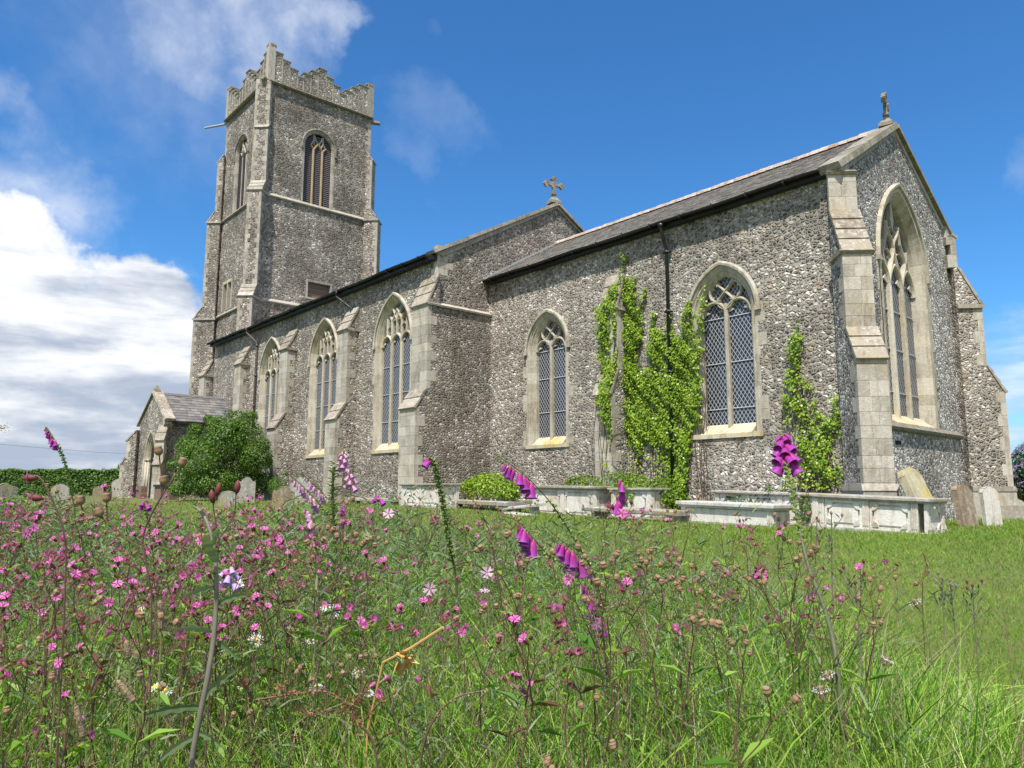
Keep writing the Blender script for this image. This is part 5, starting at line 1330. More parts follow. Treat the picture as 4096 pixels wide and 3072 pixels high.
# overhead cable
a, b = at(-600, 1715, 60), at(620, 1820, 85)
mb = MB(); mid = (a+b)/2; mid.z -= 0.25; mb.tube([a, a.lerp(mid, .5)+Vector((0, 0, -.1)), mid, mid.lerp(b, .5)+Vector((0, 0, -.1)), b], 0.014, 4)
tag(mb.build('overhead_cable', M['pipe']), 'thin overhead cable crossing the sky left of the porch', 'cable')

# ------------------------------------------------------------------ meadow and lawn
RG, FH = np.array(rgt)[:2], np.array([-math.sin(yaw), math.cos(yaw)])
def place(u, d):                                             # ground point under photo column u at distance d
    xc = (u-2048)/F*d
    return FH[0]*d+RG[0]*xc, FH[1]*d+RG[1]*xc
def scatter(n, d0, d1, u0=-350, u1=4450, keep=None):
    u = rng.uniform(u0, u1, n); d = d0*(d1/d0)**rng.random(n); x, y = place(u, d)
    if keep is not None: k = keep(u, d, x, y); u, d, x, y = u[k], d[k], x[k], y[k]
    return u, d, x, y
MA, MD = ([-60, -34.5, -31.5, -29, -26, -14, -5, 10, 20, 28, 36, 60], [60, 60, 40, 15, 9.5, 10, 8.5, 6.2, 4.6, 3.3, 2.9, 2.5])
def margin(x, y):                                            # metres inside the uncut meadow (a bay round the viewer)
    a = np.degrees(np.arctan2(x*RG[0]+y*RG[1], x*FH[0]+y*FH[1])); return np.interp(a, MA, MD)-np.hypot(x, y)
def inmeadow(x, y, slack=0.0): return margin(x, y)+slack+0.35*np.sin(x*1.7)+0.2*np.sin(x*4.1) > 0
def inchurch(x, y): return ((x > XT) & (x < XE+0.3) & (y > NY-0.0)) | ((x > -45.5) & (x < -40.7) & (y > PY)) | ((x > -47) & (x < -39) & (y > 12))
# lawn
u, d, x, y = scatter(190000, 3.2, 34, keep=lambda u, d, x, y: ~inmeadow(x, y, -0.5) & ~inchurch(x, y) & (y < 60))
n = len(x); P = np.stack([x, y, gz(x, y)-0.01], 1); tuft = 0.5+0.5*np.sin(x*2.3+np.sin(y*1.9)*2)*np.cos(y*2.7)
dv = np.stack([rng.normal(size=n)*0.5, rng.normal(size=n)*0.5, np.ones(n)], 1)
tag(blades('lawn_grass', P, dv, (0.03+0.035*rng.random(n)+0.03*tuft)*np.clip(d/9, 0.8, 1.5), 0.0035*np.clip(d/3.2, 1, 7), rng.normal(size=(n, 3))*0.3-np.array([0, 0, 0.2]), M['lawn'], 2, np.clip(0.55*rng.random(n)+0.45*tuft, 0, 1)), kind='stuff')
# long grass
def wl(u): return np.interp(u, [0, 1600, 2600, 3300, 3700, 4100], [1, 1, 0.75, 0.5, 0.12, 0.05])
u, d, x, y = scatter(210000, 1.0, 40, keep=lambda u, d, x, y: inmeadow(x, y, 0.1) & ~inchurch(x, y))
n = len(x); P = np.stack([x, y, gz(x, y)-0.02], 1)
clump = 0.5+0.5*np.sin(x*3.3+1.3*np.sin(y*2.6))*np.cos(y*3.9+np.sin(x*2.1))
edge = np.clip(margin(x, y)/1.2, 0.15, 1)
h = (0.19+0.28*rng.random(n)**1.3+0.10*clump)*(0.5+0.5*edge)
h *= np.interp(u, [0, 2000, 3200, 4100], [1.0, 1.0, 1.0, 0.95])
h = np.minimum(h, np.where(d < 1.6, 0.34+0.10*(d-0.9), 9))
dv = np.stack([rng.normal(size=n)*0.42, rng.normal(size=n)*0.42, np.ones(n)], 1)
bend = np.stack([rng.normal(size=n)*0.28-0.05, rng.normal(size=n)*0.28, -0.30*rng.random(n)], 1)
wd = 0.0062*(0.5+rng.random(n))*np.clip(d/2.6, 1, 9)
typ = rng.random(n); kd = (typ < 0.10); kb = (typ > 0.55) & ~kd; ka = ~kd & ~kb
for k_, m_, nm in ((ka, 'blade', 'meadow_grass'), (kb, 'blade_dark', 'dark_meadow_grass'), (kd, 'blade_dry', 'dry_grass')):
    tag(blades(nm, P[k_], dv[k_], h[k_]*(1.12 if m_ == 'blade_dry' else 1), wd[k_]*(0.6 if m_ == 'blade_dry' else 1), bend[k_], M[m_], 4), kind='stuff')
u, d, x, y = scatter(15000, 1.1, 4.5, keep=lambda u, d, x, y: inmeadow(x, y, 0.0))
n = len(x); cx_ = np.round(x*5)/5+0.05*rng.normal(size=n); cy_ = np.round(y*5)/5+0.05*rng.normal(size=n); k_ = rng.random(n) < 0.8
x = np.where(k_, cx_, x); y = np.where(k_, cy_, y); P = np.stack([x, y, gz(x, y)-0.02], 1)
dv = np.stack([rng.normal(size=n)*0.45, rng.normal(size=n)*0.45, np.ones(n)], 1); bend = np.stack([dv[:, 0]*0.45, dv[:, 1]*0.45, -0.35-0.3*rng.random(n)], 1)
tag(blades('broad_meadow_grass', P, dv, 0.32+0.22*rng.random(n), 0.0075+0.005*rng.random(n), bend, M['blade'], 5), kind='stuff')
# broad-leaved undergrowth
u, d, x, y = scatter(52000, 0.95, 26, keep=lambda u, d, x, y: inmeadow(x, y, 0.0) & ~inchurch(x, y) & (rng.random(len(u)) < np.interp(u, [0, 2600, 3300, 4100], [1, 1, 0.6, 0.35])) & (np.sin(x*2.1)*np.cos(y*2.9+x) > -0.55))
n = len(x); z = gz(x, y)+(0.03+0.34*rng.random(n)**1.3)*np.clip(margin(x, y)/1.5, 0.3, 1); z = np.minimum(z, np.where(d < 2.2, 0.16+0.1*rng.random(n), 9))
N = rng.normal(size=(n, 3))*0.6+np.array([0, -0.1, 0.8])
tag(leafmesh('undergrowth', np.stack([x, y, z], 1), N, (0.011+0.020*rng.random(n))*np.clip(d/2.0, 1, 7), M['weed'], None, 0.55, 0.3), kind='stuff')
# grey-green narrow-leaved stems (knapweed, cudweed, willowherb going over)
u, d, x, y = scatter(5200, 1.35, 40, keep=lambda u, d, x, y: inmeadow(x, y, 0.0) & ~inchurch(x, y) & (rng.random(len(u)) < wl(u)*np.clip((d-1.0)/2.2, 0.12, 1)))
n = len(x); K = 13
H = (0.42+0.30*rng.random(n))*np.clip(margin(x, y)/1.5, 0.45, 1)*np.interp(d, [1.2, 2.5, 6, 34], [0.82, 1.0, 1.05, 1.2]); H = H*(1+0.22*np.exp(-((u-1430)/260)**2)+0.18*np.exp(-((u-3240)/130)**2)+0.12*np.exp(-((u-2750)/200)**2))
base = np.stack([x, y, gz(x, y)-0.02], 1); dv = norm(np.stack([rng.normal(size=n)*0.22-0.1*0, rng.normal(size=n)*0.22, np.ones(n)], 1)); bend = rng.normal(size=(n, 3))*np.array([0.12, 0.12, 0.02])
sc3 = np.clip(d/2.6, 1, 7)
tag(blades('weed_stems', base, dv, H, 0.0034*sc3, bend, M['greystem'], 3), kind='stuff')
t = rng.uniform(0.35, 1.0, (n, K)); Hh = H[:, None, None]; T = t[:, :, None]
LP = (base[:, None]+dv[:, None]*Hh*T+bend[:, None]*Hh*T*T).reshape(-1, 3)
an = rng.uniform(0, 2*math.pi, n*K); ld = np.stack([np.cos(an), np.sin(an), 0.5+0.9*rng.random(n*K)], 1)
ds = np.repeat(sc3, K); ll = (0.035+0.055*rng.random(n*K))*(1.15-0.55*t.ravel())
tag(blades('weed_leaves', LP, ld, ll*np.clip(ds, 1, 1.8), 0.0062*ds, np.stack([ld[:, 0]*.2, ld[:, 1]*.2, -0.5*rng.random(n*K)], 1), M['greystem'], 2), kind='stuff')
# fine bare reddish and dark stalks
u, d, x, y = scatter(3600, 1.3, 22, keep=lambda u, d, x, y: inmeadow(x, y, 0.1) & ~inchurch(x, y) & (rng.random(len(u)) < np.interp(u, [0, 2600, 3500, 4100], [1, 0.9, 0.5, 0.3])))
n = len(x); H = (0.38+0.36*rng.random(n))*np.clip(margin(x, y)/1.5, 0.5, 1)
tag(blades('dry_stalks', np.stack([x, y, gz(x, y)], 1), np.stack([rng.normal(size=n)*0.3, rng.normal(size=n)*0.3, np.ones(n)], 1), H, 0.0026*np.clip(d/2.2, 1, 6), rng.normal(size=(n, 3))*0.12, M['redstem'], 3), kind='stuff')

# ------------------------------------------------------------------ flowers
def petals(mb, c, nrm, r, k, notch=True, width=0.75, cup=0.15, inner=0.12, rr=None):
    c = Vector(c); nrm = Vector(nrm).normalized(); a = nrm.orthogonal().normalized(); b = nrm.cross(a); off = random.random()*6.28
    for i in range(k):
        q = off+2*math.pi*i/k; wdt = math.pi/k*width; e = random.uniform(-.1, .12)
        def pt(rad, an, h): return c+(a*math.cos(an)+b*math.sin(an))*rad+nrm*h
        if notch: vs = [pt(r*inner, q, 0), pt(r*.62, q-wdt*.8, r*cup), pt(r, q-wdt*.75, r*(cup+e)), pt(r*.76, q, r*cup), pt(r, q+wdt*.75, r*(cup+e)), pt(r*.62, q+wdt*.8, r*cup)]; f = [(0, 1, 2, 3), (0, 3, 4, 5)]
        else: vs = [pt(r*inner, q-wdt*.5, 0), pt(r*.6, q-wdt*.8, r*cup), pt(r*.95, q-wdt*.45, r*(cup+e)), pt(r, q, r*(cup+e)), pt(r*.95, q+wdt*.45, r*(cup+e)), pt(r*.6, q+wdt*.8, r*cup), pt(r*inner, q+wdt*.5, 0)]; f = [(0, 1, 2, 3, 4, 5, 6)]
        mb.add(vs, f, random.random() if rr is None else rr)
def lathe(mb, p0, axis, prof, n=7, r=None):
    p0 = Vector(p0); ax = Vector(axis).normalized(); mb.tube([p0+ax*h for h, _ in prof], [max(q, 1e-4) for _, q in prof], n, r)
def leafpair(mb, p, dir_, L, W):
    p = Vector(p); d = Vector(dir_).normalized(); s = d.cross(Vector((0, 0, 1))); s = s.normalized() if s.length > 1e-3 else Vector((1, 0, 0))
    m1, m2 = p+d*L*.45+Vector((0, 0, L*.05)), p+d*L+Vector((0, 0, -L*.15))
    mb.add([p, m1+s*W*.5, m2, m1-s*W*.5], [(0, 1, 2, 3)])

def campion(seed, kind='flower'):
    """a branching red campion: stem, leaves, and each open flower or seed capsule as a part"""
    rs = random.Random(seed); root = empty('red_campion' if kind == 'flower' else 'seedhead_campion', (0, 0, -5))
    st, lf = MB(), MB(); ends = []
    def grow(p, d, L, rad, lvl):
        q = p+d*L; m_ = p+d*L*.5+Vector((rs.uniform(-1, 1), rs.uniform(-1, 1), 0))*L*.05
        st.tube([p, m_, q], [rad, rad*.9, rad*.75], 4, None, False)
        a = rs.uniform(0, 6.28)
        if lvl < 4:
            for s_ in (0, math.pi): leafpair(lf, q, (math.cos(a+s_), math.sin(a+s_), 0.5), L*(.36 if lvl < 2 else .24), L*.10)
        if lvl == 0: grow(q, (d+Vector((rs.uniform(-.12, .12), rs.uniform(-.12, .12), .1))).normalized(), L*rs.uniform(.7, .9), rad*.85, 1); return
        k = 2 if lvl < 4 else 0
        if k == 0 or (lvl == 3 and rs.random() < .35): ends.append((q, d, rad)); return
        for i in range(k+(1 if rs.random() < .25 else 0)):
            an = a+1.57+i*math.pi+rs.uniform(-.4, .4); sp = rs.uniform(.28, .62)
            nd = (d+Vector((math.cos(an), math.sin(an), 0))*sp+Vector((0, 0, .15))).normalized(); grow(q, nd, L*rs.uniform(.42, .68), rad*.72, lvl+1)
    lean = Vector((rs.uniform(-.2, .2), rs.uniform(-.2, .2), 1)).normalized()
    grow(Vector((0, 0, 0)), lean, .24, .0021, 0)
    st.build('stem', M['redstem'], root); lf.build('leaves', M['weed'] if rs.random() < .6 else M['redleaf'], root)
    rs.shuffle(ends); nfl = 0
    for i, (q, d, rad) in enumerate(ends[:8]):
        mb = MB(); w_ = Vector((rs.uniform(-1, 1), rs.uniform(-1, 1), rs.uniform(-.2, .7))).normalized(); ax = (d*.5+w_*.8).normalized()
        if kind == 'flower' and rs.random() < .66:
            cl = MB(); lathe(cl, q, ax, [(0, .0012), (.003, .0028), (.008, .0035), (.012, .0026), (.014, .0018)], 6)
            if nfl < 7:
                petals(mb, q+ax*.014, ax, rs.uniform(.0078, .0112), 5, True, .98, rs.uniform(.0, .5)); fo = mb.build('flower', M['pink'], root); cl.build('calyx', M['calyx'], fo); nfl += 1
            else: cl.build('bud', M['calyx'], root)
        elif kind == 'flower':
            lathe(mb, q, ax, [(0, .001), (.004, .0032), (.008, .0035), (.012, .0014)], 6); mb.build('bud', M['calyx'], root)
        else:
            ax = (d+Vector((0, 0, .4))).normalized()
            lathe(mb, q, ax, [(0, .0015), (.003, .0045), (.008, .0058), (.012, .0042), (.0135, .0048), (.0125, .0032)], 7); mb.build('seed_capsule', M['capsule'], root)
    return root
M['redleaf'] = leafm('reddened_leaves', (0.12, 0.05, 0.04), (0.20, 0.13, 0.05), 0.3, 0.5)
protos = [campion(s_) for s_ in range(101, 113)]
cps = [campion(s_, 'seed') for s_ in range(201, 206)]
def spread(protos, n, label, cat, group, weight, dmax, dmin=1.15, hs=(.85, 1.2), gamma=1.0):
    k = 0; used = set()
    for _ in range(n*40):
        if k >= n: break
        u = rng.uniform(-150, 4150)
        if rng.random() > weight(u): continue
        d = dmin*(dmax/dmin)**(rng.random()**gamma); x, y = place(u, d)
        if math.sin(x*2.6+1.2*math.sin(y*2.2))*math.cos(y*3.1+x) < -0.25: continue
        if not inmeadow(x, y, -0.15) or bool(inchurch(np.array(x), np.array(y))): continue
        i = int(rng.integers(len(protos))); src = protos[i]
        if i in used: o = copy_tree(src)
        else: o = src; used.add(i)
        e = float(np.clip(margin(x, y)/1.2, 0.6, 1)); s_ = rng.uniform(*hs)*e*float(np.interp(d, [1.1, 2, 6, 14], [.88, 1, 1.08, 1.2]))
        o.location = (x, y, float(gz(x, y))-0.02); o.scale = (s_,)*3
        o.rotation_euler = (rng.normal()*0.10, rng.normal()*0.10, rng.uniform(0, 6.28)); tag(o, label, cat, group); k += 1
    for i, p in enumerate(protos):
        if i not in used:
            for c in p.children_recursive: bpy.data.objects.remove(c)
            bpy.data.objects.remove(p)
spread(protos, 295, 'red campion plant with small magenta pink flowers on reddish stems in the meadow', 'wildflower', 'red campions in the meadow',
       lambda u: float(np.interp(u, [0, 1100, 1500, 2400, 3000, 3350, 3600], [1, 1, .6, .42, .34, .14, .0])), 11, 1.25, gamma=0.95)
spread(cps, 80, 'dead campion plant with brown urn-shaped seed capsules in the meadow', 'seedhead', 'brown seed capsules in the meadow',
       lambda u: float(np.interp(u, [0, 1100, 2600, 3300, 3700], [1, .9, .9, .5, .05])), 7, 1.15)

def pix(pts, d):
    """photo pixels -> points d metres ahead (d may be a pair: near base .. tip)"""
    d = d if isinstance(d, (tuple, list)) else (d, d); n = len(pts)
    return [at(u, v, d[0]+(d[1]-d[0])*i/max(1, n-1)) for i, (u, v) in enumerate(pts)]
def smooth(P, k=5):
    out = []
    for i in range(len(P)-1):
        p0, p1, p2, p3 = P[max(i-1, 0)], P[i], P[i+1], P[min(i+2, len(P)-1)]
        for j in range(k):
            t = j/k; out.append(0.5*((2*p1)+(p2-p0)*t+(2*p0-5*p1+4*p2-p3)*t*t+(3*p1-p0-3*p2+p3)*t**3))
    return out+[P[-1]]
def rooted(P):
    """carry the lowest point down to the ground"""
    b = P[0]; g = float(gz(b.x, b.y)); 
    if b.z > g+0.03:
        dr = (P[0]-P[1]); dr = dr.normalized() if dr.length > 0 else Vector((0, 0, -1)); h = b.z-g
        P = [Vector((b.x+dr.x*h*.25, b.y+dr.y*h*.25, g-0.02)), Vector((b.x+dr.x*h*.15, b.y+dr.y*h*.15, g+h*.5))]+P
    return P
def foxglove(label, px, d, span, nb, L, m, side=None, pods=None, r0=0.0045, stemm='darkstem', buds=4, leaf=True):
    """px from base to tip; bells hang along span (fraction range of the pixel path)"""
    raw = pix(px, d); L0 = [0]
    P = smooth(rooted(raw), 5); o = P[0].copy(); root = empty('foxglove', o); tag(root, label, 'foxglove', 'foxgloves in the meadow')
    P = [p-o for p in P]; acc = [0]
    for a_, b_ in zip(P[:-1], P[1:]): acc.append(acc[-1]+(b_-a_).length)
    T = acc[-1]; rawlen = sum((b_-a_).length for a_, b_ in zip(raw[:-1], raw[1:])); off = T-rawlen
    def pos(t):
        s_ = off+t*rawlen if t >= 0 else off+t*off
        for i in range(len(P)-1):
            if acc[i+1] >= s_: f = (s_-acc[i])/max(1e-6, acc[i+1]-acc[i]); return P[i].lerp(P[i+1], f), (P[i+1]-P[i]).normalized()
        return P[-1], (P[-1]-P[-2]).normalized()
    s = MB(); s.tube(P, [r0*(1-0.72*a_/T) for a_ in acc], 6); s.build('stem', M[stemm], root, True)
    rs = random.Random(int(px[0][0]*7+px[-1][1]))
    sd = None if side is None else (r2*side[0]+u2*side[1])
    for i in range(nb):
        t = span[0]+(span[1]-span[0])*(i+.5)/nb; p, tg = pos(t); f = (t-span[0])/max(1e-6, span[1]-span[0])
        if sd is None: an = i*2.4; w_ = tg.orthogonal().normalized(); v_ = tg.cross(w_); out = w_*math.cos(an)+v_*math.sin(an); out = (out-Vector(fwd)*0.35).normalized()
        else: out = (sd+Vector((rs.uniform(-.5, .5), rs.uniform(-.5, .5), rs.uniform(-.2, .2)))).normalized()
        ax = (out*.75+Vector((0, 0, -1))*.85).normalized(); l = L*(1.0-0.42*f)*rs.uniform(.92, 1.06); a0 = p+out*0.006
        prof = [(0, .06), (.08, .19), (.25, .25), (.5, .28), (.75, .33), (.90, .37), (1.0, .45), (.97, .38), (.6, .24)]
        if f > 0.85: prof = [(0, .04), (.1, .13), (.4, .19), (.75, .17), (1.0, .06)]
        mb = MB(); n_ = 9; ex = ax.orthogonal().normalized(); ey = ax.cross(ex); vs = []; uv = []
        for h_, q in prof:
            for j in range(n_):
                an = 2*math.pi*j/n_; vs.append(a0+ax*h_*l+(ex*math.cos(an)+ey*math.sin(an))*q*l*(1+(.08*math.sin(an*2.5) if h_ > .95 else 0))); uv.append((j/n_, h_))
        mb.add(vs, [(k*n_+j, k*n_+(j+1) % n_, (k+1)*n_+(j+1) % n_, (k+1)*n_+j) for k in range(len(prof)-1) for j in range(n_)])
        bo = mb.build('bell', M[m], root, True, uv)
        cb = MB(); lathe(cb, p, (a0-p)+ax*.004, [(0, .0015), (.006, .004), (.010, .0035)], 5); cb.build('calyx', M['greenstem'], bo)
    mb = MB()                                                  # unopened buds at the tip
    for i in range(buds):
        p, tg = pos(min(1, span[1]+(1-span[1])*(i+.6)/buds)); out = (sd if sd is not None else tg.orthogonal()*rs.choice((-1, 1)))
        lathe(mb, p, out*.8+Vector((0, 0, -.3)), [(0, .001), (.005, .0035), (.010, .003), (.014, .0008)], 5)
    if buds: mb.build('buds', M['greenstem'], root)
    if pods:
        mb = MB(); a_, b_, k = pods
        for i in range(k):
            p, tg = pos(a_+(b_-a_)*i/k); an = i*2.4+rs.uniform(-.3, .3); w_ = tg.orthogonal().normalized(); v_ = tg.cross(w_); out = w_*math.cos(an)+v_*math.sin(an)
            lathe(mb, p, out+tg*.5, [(0, .0015), (.004, .0046), (.009, .004), (.014, .0008)], 5)
            leafpair(mb, p, out+tg*.2-Vector((0, 0, .2)), .018, .007)
        mb.build('seed_pods', M['podgreen'], root)
    if leaf:
        mb = MB()
        for i in range(7):
            p, tg = pos(-0.9+i*.13); an = i*2.1; leafpair(mb, p, (math.cos(an), math.sin(an), .4), .11-.008*i, .035)
        mb.build('leaves', M['weed'], root)
    return root
M['podgreen'] = leafm('green_pods', (0.12, 0.20, 0.04), (0.26, 0.33, 0.07), 0.2, 0.5)
foxglove('tall foxglove with a full purple head standing against the chancel at right', [(3345, 2640), (3300, 2440), (3235, 2270), (3190, 2080), (3165, 1950), (3145, 1850), (3130, 1720)], (1.75, 2.5), (0.83, 0.99), 20, 0.052, 'bell', None, (0.42, 0.83, 60), 0.0085, buds=2)
foxglove('tall leaning foxglove with four magenta bells pointing left across the chancel wall', [(2385, 2330), (2310, 2180), (2230, 2050), (2150, 1950), (2060, 1870), (1985, 1820)], (2.5, 2.3), (0.72, 0.93), 7, 0.050, 'bell', (-.55, -.6), (0.05, 0.60, 30), 0.0042)
foxglove('drooping foxglove with purple bells in the meadow below the ledger slab', [(2260, 2290), (2190, 2220), (2130, 2150), (2070, 2085), (1995, 2060)], (2.3, 2.15), (0.50, 0.76), 7, 0.050, 'bell', (-.3, -.8), (0.0, 0.40, 14), 0.0036)
foxglove('drooping foxglove with purple bells in the middle of the meadow', [(2410, 2440), (2360, 2300), (2300, 2210), (2230, 2150), (2180, 2105)], (2.1, 2.0), (0.52, 0.80), 8, 0.050, 'bell', (-.35, -.7), (0.0, 0.45, 16), 0.0036)
foxglove('short dark purple foxglove low in the meadow centre', [(2420, 2600), (2400, 2470), (2370, 2390), (2320, 2300)], (2.0, 1.95), (0.35, 0.95), 9, 0.042, 'bell', (-.1, -.8), None, 0.0036, buds=0)
foxglove('slim foxglove with three mauve bells standing before the ivied tomb', [(2470, 2420), (2478, 2200), (2488, 2040), (2490, 1950), (2486, 1865)], 2.2, (0.74, 0.93), 6, 0.040, 'bell', (-.2, -.6), None, 0.0034, 'greenstem')
foxglove('green foxglove seed spike with one magenta bell at its tip', [(1825, 2330), (1800, 2190), (1780, 2060), (1755, 1930), (1735, 1850), (1715, 1830)], (2.5, 2.4), (0.95, 1.0), 3, 0.032, 'bell', (-.7, -.1), (0.2, 0.95, 90), 0.0062, buds=0)
foxglove('pale pink foxglove leaning left in front of the brown headstone', [(1345, 2130), (1295, 2040), (1240, 1975), (1190, 1925), (1140, 1885)], (3.6, 3.3), (0.38, 0.95), 11, 0.038, 'bell_pale', (-.3, -.7), (0.0, 0.38, 22), 0.0045, 'greenstem')
foxglove('pale pink foxglove leaning left behind the first leaning one', [(1400, 2110), (1340, 2030), (1280, 1960), (1240, 1925), (1205, 1885)], (3.9, 3.6), (0.45, 0.92), 7, 0.038, 'bell_pale', (-.4, -.7), (0.0, 0.45, 26), 0.0045, 'greenstem')
foxglove('upright pale pink foxglove before a nave buttress', [(1372, 2150), (1374, 2000), (1374, 1870), (1368, 1800)], 3.6, (0.80, 0.99), 11, 0.036, 'bell_pale', None, None, 0.004, 'greenstem', buds=2)
foxglove('short pink and cream foxglove right of the leafy spike', [(1395, 2150), (1400, 2020), (1402, 1930), (1400, 1872)], 3.5, (0.74, 0.99), 8, 0.036, 'bell_pale', None, None, 0.004, 'greenstem', buds=2)
foxglove('small pale mauve foxglove hanging low among the campions', [(1262, 2200), (1252, 2110), (1238, 2050), (1215, 2018)], 3.0, (0.55, 0.98), 6, 0.040, 'bell_pale', (0, -.8), None, 0.0035, 'greenstem', buds=1)
foxglove('distant purple foxglove spike rising above the hedge at left', [(300, 2080), (283, 1960), (262, 1860), (228, 1775), (185, 1705)], (3.9, 3.8), (0.80, 0.99), 14, 0.032, 'bell', (-.4, -.5), (0.25, 0.80, 60), 0.0060, 'greenstem')
foxglove('pale lilac foxglove cluster beside the thick grey stem', [(925, 2520), (922, 2400), (920, 2320), (922, 2250)], 1.75, (0.72, 1.0), 7, 0.028, 'bell_lilac', None, None, 0.003, 'greenstem', buds=0)
foxglove('single violet foxglove bell near the nave corner tomb', [(1520, 2160), (1516, 2060), (1512, 1980)], 3.0, (0.90, 1.0), 3, 0.036, 'bell', None, None, 0.003, 'greenstem', buds=0)
foxglove('small violet foxglove tip in the meadow before the porch', [(600, 2180), (590, 2070), (574, 1998)], 3.4, (0.86, 1.0), 4, 0.034, 'bell', None, (0.2, 0.86, 24), 0.004, 'greenstem', buds=0)
foxglove('pink foxglove remnant under the leafy spike', [(1380, 2200), (1385, 2100), (1372, 1990)], 3.2, (0.55, 1.0), 6, 0.036, 'bell', (-.5, -.5), None, 0.003, 'greenstem', buds=0)

# leafy green spike
P = smooth(rooted(pix([(1345, 2200), (1335, 2080), (1330, 1975), (1335, 1868)], 3.4)), 5); o = P[0].copy(); root = empty('leafy_spike', o); tag(root, 'upright spike of small green and reddish leaves among pale foxgloves', 'wild plant')
s = MB(); s.tube([p_-o for p_ in P], 0.006, 5); s.build('stem', M['darkstem'], root)
mb = MB()
for i in range(150):
    p_ = P[min(len(P)-1, int(len(P)*(.25+.75*i/150)))]-o+Vector((0, 0, random.uniform(-.02, .02))); an = i*2.4; leafpair(mb, p_, (math.cos(an), math.sin(an), .5), .038, .016)
mb.build('leaves', M['podgreen'], root)

def seedspray(label, stems, caps, d, r=0.0012, cs=1.0, capm='capsule', bud=False):
    """hand-placed branching seed head; stems = pixel polylines, caps = capsule positions"""
    base = rooted(pix(stems[0], d)); o = base[0].copy(); root = empty('seedhead_campion', o); tag(root, label, 'seedhead')
    s = MB(); s.tube([p-o for p in smooth(base, 4)], r*1.35, 5)
    for q in stems[1:]: s.tube([p-o for p in smooth(pix(q, d), 4)], r, 5)
    s.build('stem', M['redstem'], root)
    for (u, v, du, dv_) in caps:
        p = at(u, v, d)-o; ax = (r2*du+u2*dv_).normalized(); mb = MB()
        if bud: lathe(mb, p-ax*.008*cs, ax, [(0, .0015), (.004*cs, .0045*cs), (.012*cs, .0062*cs), (.018*cs, .0045*cs), (.024*cs, .001)], 8)
        else: lathe(mb, p-ax*.007*cs, ax, [(0, .0015), (.003*cs, .006*cs), (.009*cs, .0075*cs), (.0135*cs, .0056*cs), (.016*cs, .0066*cs), (.0145*cs, .0044*cs)], 9)
        mb.build('seed_capsule', M['calyx' if bud else capm], root, True)
seedspray('tall forked stem with brown capsules in front of the porch', [[(606, 2420), (598, 2340), (578, 2210), (570, 2170), (590, 2090), (646, 1985)], [(646, 1985), (645, 1900), (640, 1850), (636, 1812)], [(646, 1985), (690, 1920), (722, 1870), (728, 1856)], [(646, 1985), (655, 1950), (656, 1926)], [(570, 2195), (500, 2150), (430, 2085), (330, 2040)], [(430, 2085), (428, 2040), (427, 1998)], [(418, 2080), (402, 2056)], [(330, 2040), (323, 2010)]],
          [(635, 1806, -.2, 1), (730, 1852, .3, 1), (655, 1924, 0, 1), (323, 2004, 0, 1), (427, 1994, 0, 1), (398, 2052, -.4, 1)], 1.25)
seedspray('forked dark red stem with three closed buds against the elder bush', [[(866, 2290), (872, 2200), (876, 2157)], [(876, 2157), (858, 2060), (851, 2000)], [(876, 2157), (935, 2060), (944, 1965)], [(853, 2020), (866, 1985), (871, 1972)]],
          [(849, 1994, -.1, 1), (872, 1966, .2, 1), (949, 1956, .1, 1)], 1.35, bud=True)
seedspray('leaning campion stem with three side flowers at the left edge of the meadow', [[(262, 2330), (255, 2130), (215, 2010), (160, 1912), (120, 1908)], [(205, 1995), (150, 1990), (135, 1985)], [(225, 2035), (190, 2030)]], [(128, 1912, -1, 0), (152, 1992, -1, .1)], 1.2, bud=True)
# small pink blooms for that stem
root = bpy.data.objects[[o_.name for o_ in COL.objects if o_.get('label', '').startswith('leaning campion stem')][0]]
for (u, v) in ((112, 1914), (132, 1990), (183, 2032)):
    mb = MB(); petals(mb, at(u, v, 1.2)-root.location, -r2*.8-Vector(fwd)*.5, .0125, 5); mb.build('flower', M['pink'], root)

# thick grey thistle-like stem with long leaves
P = smooth(rooted(pix([(764, 3068), (829, 2719), (857, 2533), (866, 2330), (852, 2170), (820, 2070), (787, 2030)], (1.2, 1.3))), 5); o = P[0].copy(); root = empty('thistle', o); tag(root, 'thick grey green thistle stem with long jagged leaves rising in the left foreground', 'wild plant')
s = MB(); n = len(P); s.tube([p_-o for p_ in P], [0.0055*(1-.5*i/n) for i in range(n)], 7); s.build('stem', M['purplestem'], root, True)
def jag(mb, a, b_, w_, droop=0.02):
    a, b_ = Vector(a), Vector(b_); k = 9; up_ = Vector((0, 0, 1)); sd = (b_-a).cross(Vector(fwd)).normalized(); vs = []
    for i in range(k+1):
        t = i/k; c_ = a.lerp(b_, t)-up_*droop*t*t; ww = w_*math.sin(math.pi*min(1, .12+t*.9))*(1 if i % 2 else .55)
        vs += [c_+sd*ww, c_+Vector(fwd)*ww*.25, c_-sd*ww]
    mb.add(vs, [(3*i+j, 3*i+j+1, 3*i+j+4, 3*i+j+3) for i in range(k) for j in range(2)])
for (u0, v0, u1, v1, wv_) in ((868, 2350, 730, 2345, .007), (866, 2420, 1010, 2330, .007), (850, 2530, 690, 2470, .007), (846, 2560, 965, 2600, .007), (800, 2830, 545, 2825, .009), (806, 2800, 960, 2620, .008), (862, 2250, 805, 2090, .012), (775, 2950, 620, 3010, .009), (782, 2930, 900, 2950, .008), (858, 2300, 820, 2240, .008), (852, 2180, 880, 2060, .007)):
    mb = MB(); jag(mb, at(u0, v0, 1.25)-o, at(u1, v1, 1.22)-o, wv_); mb.build('leaf', M['greystem'], root)

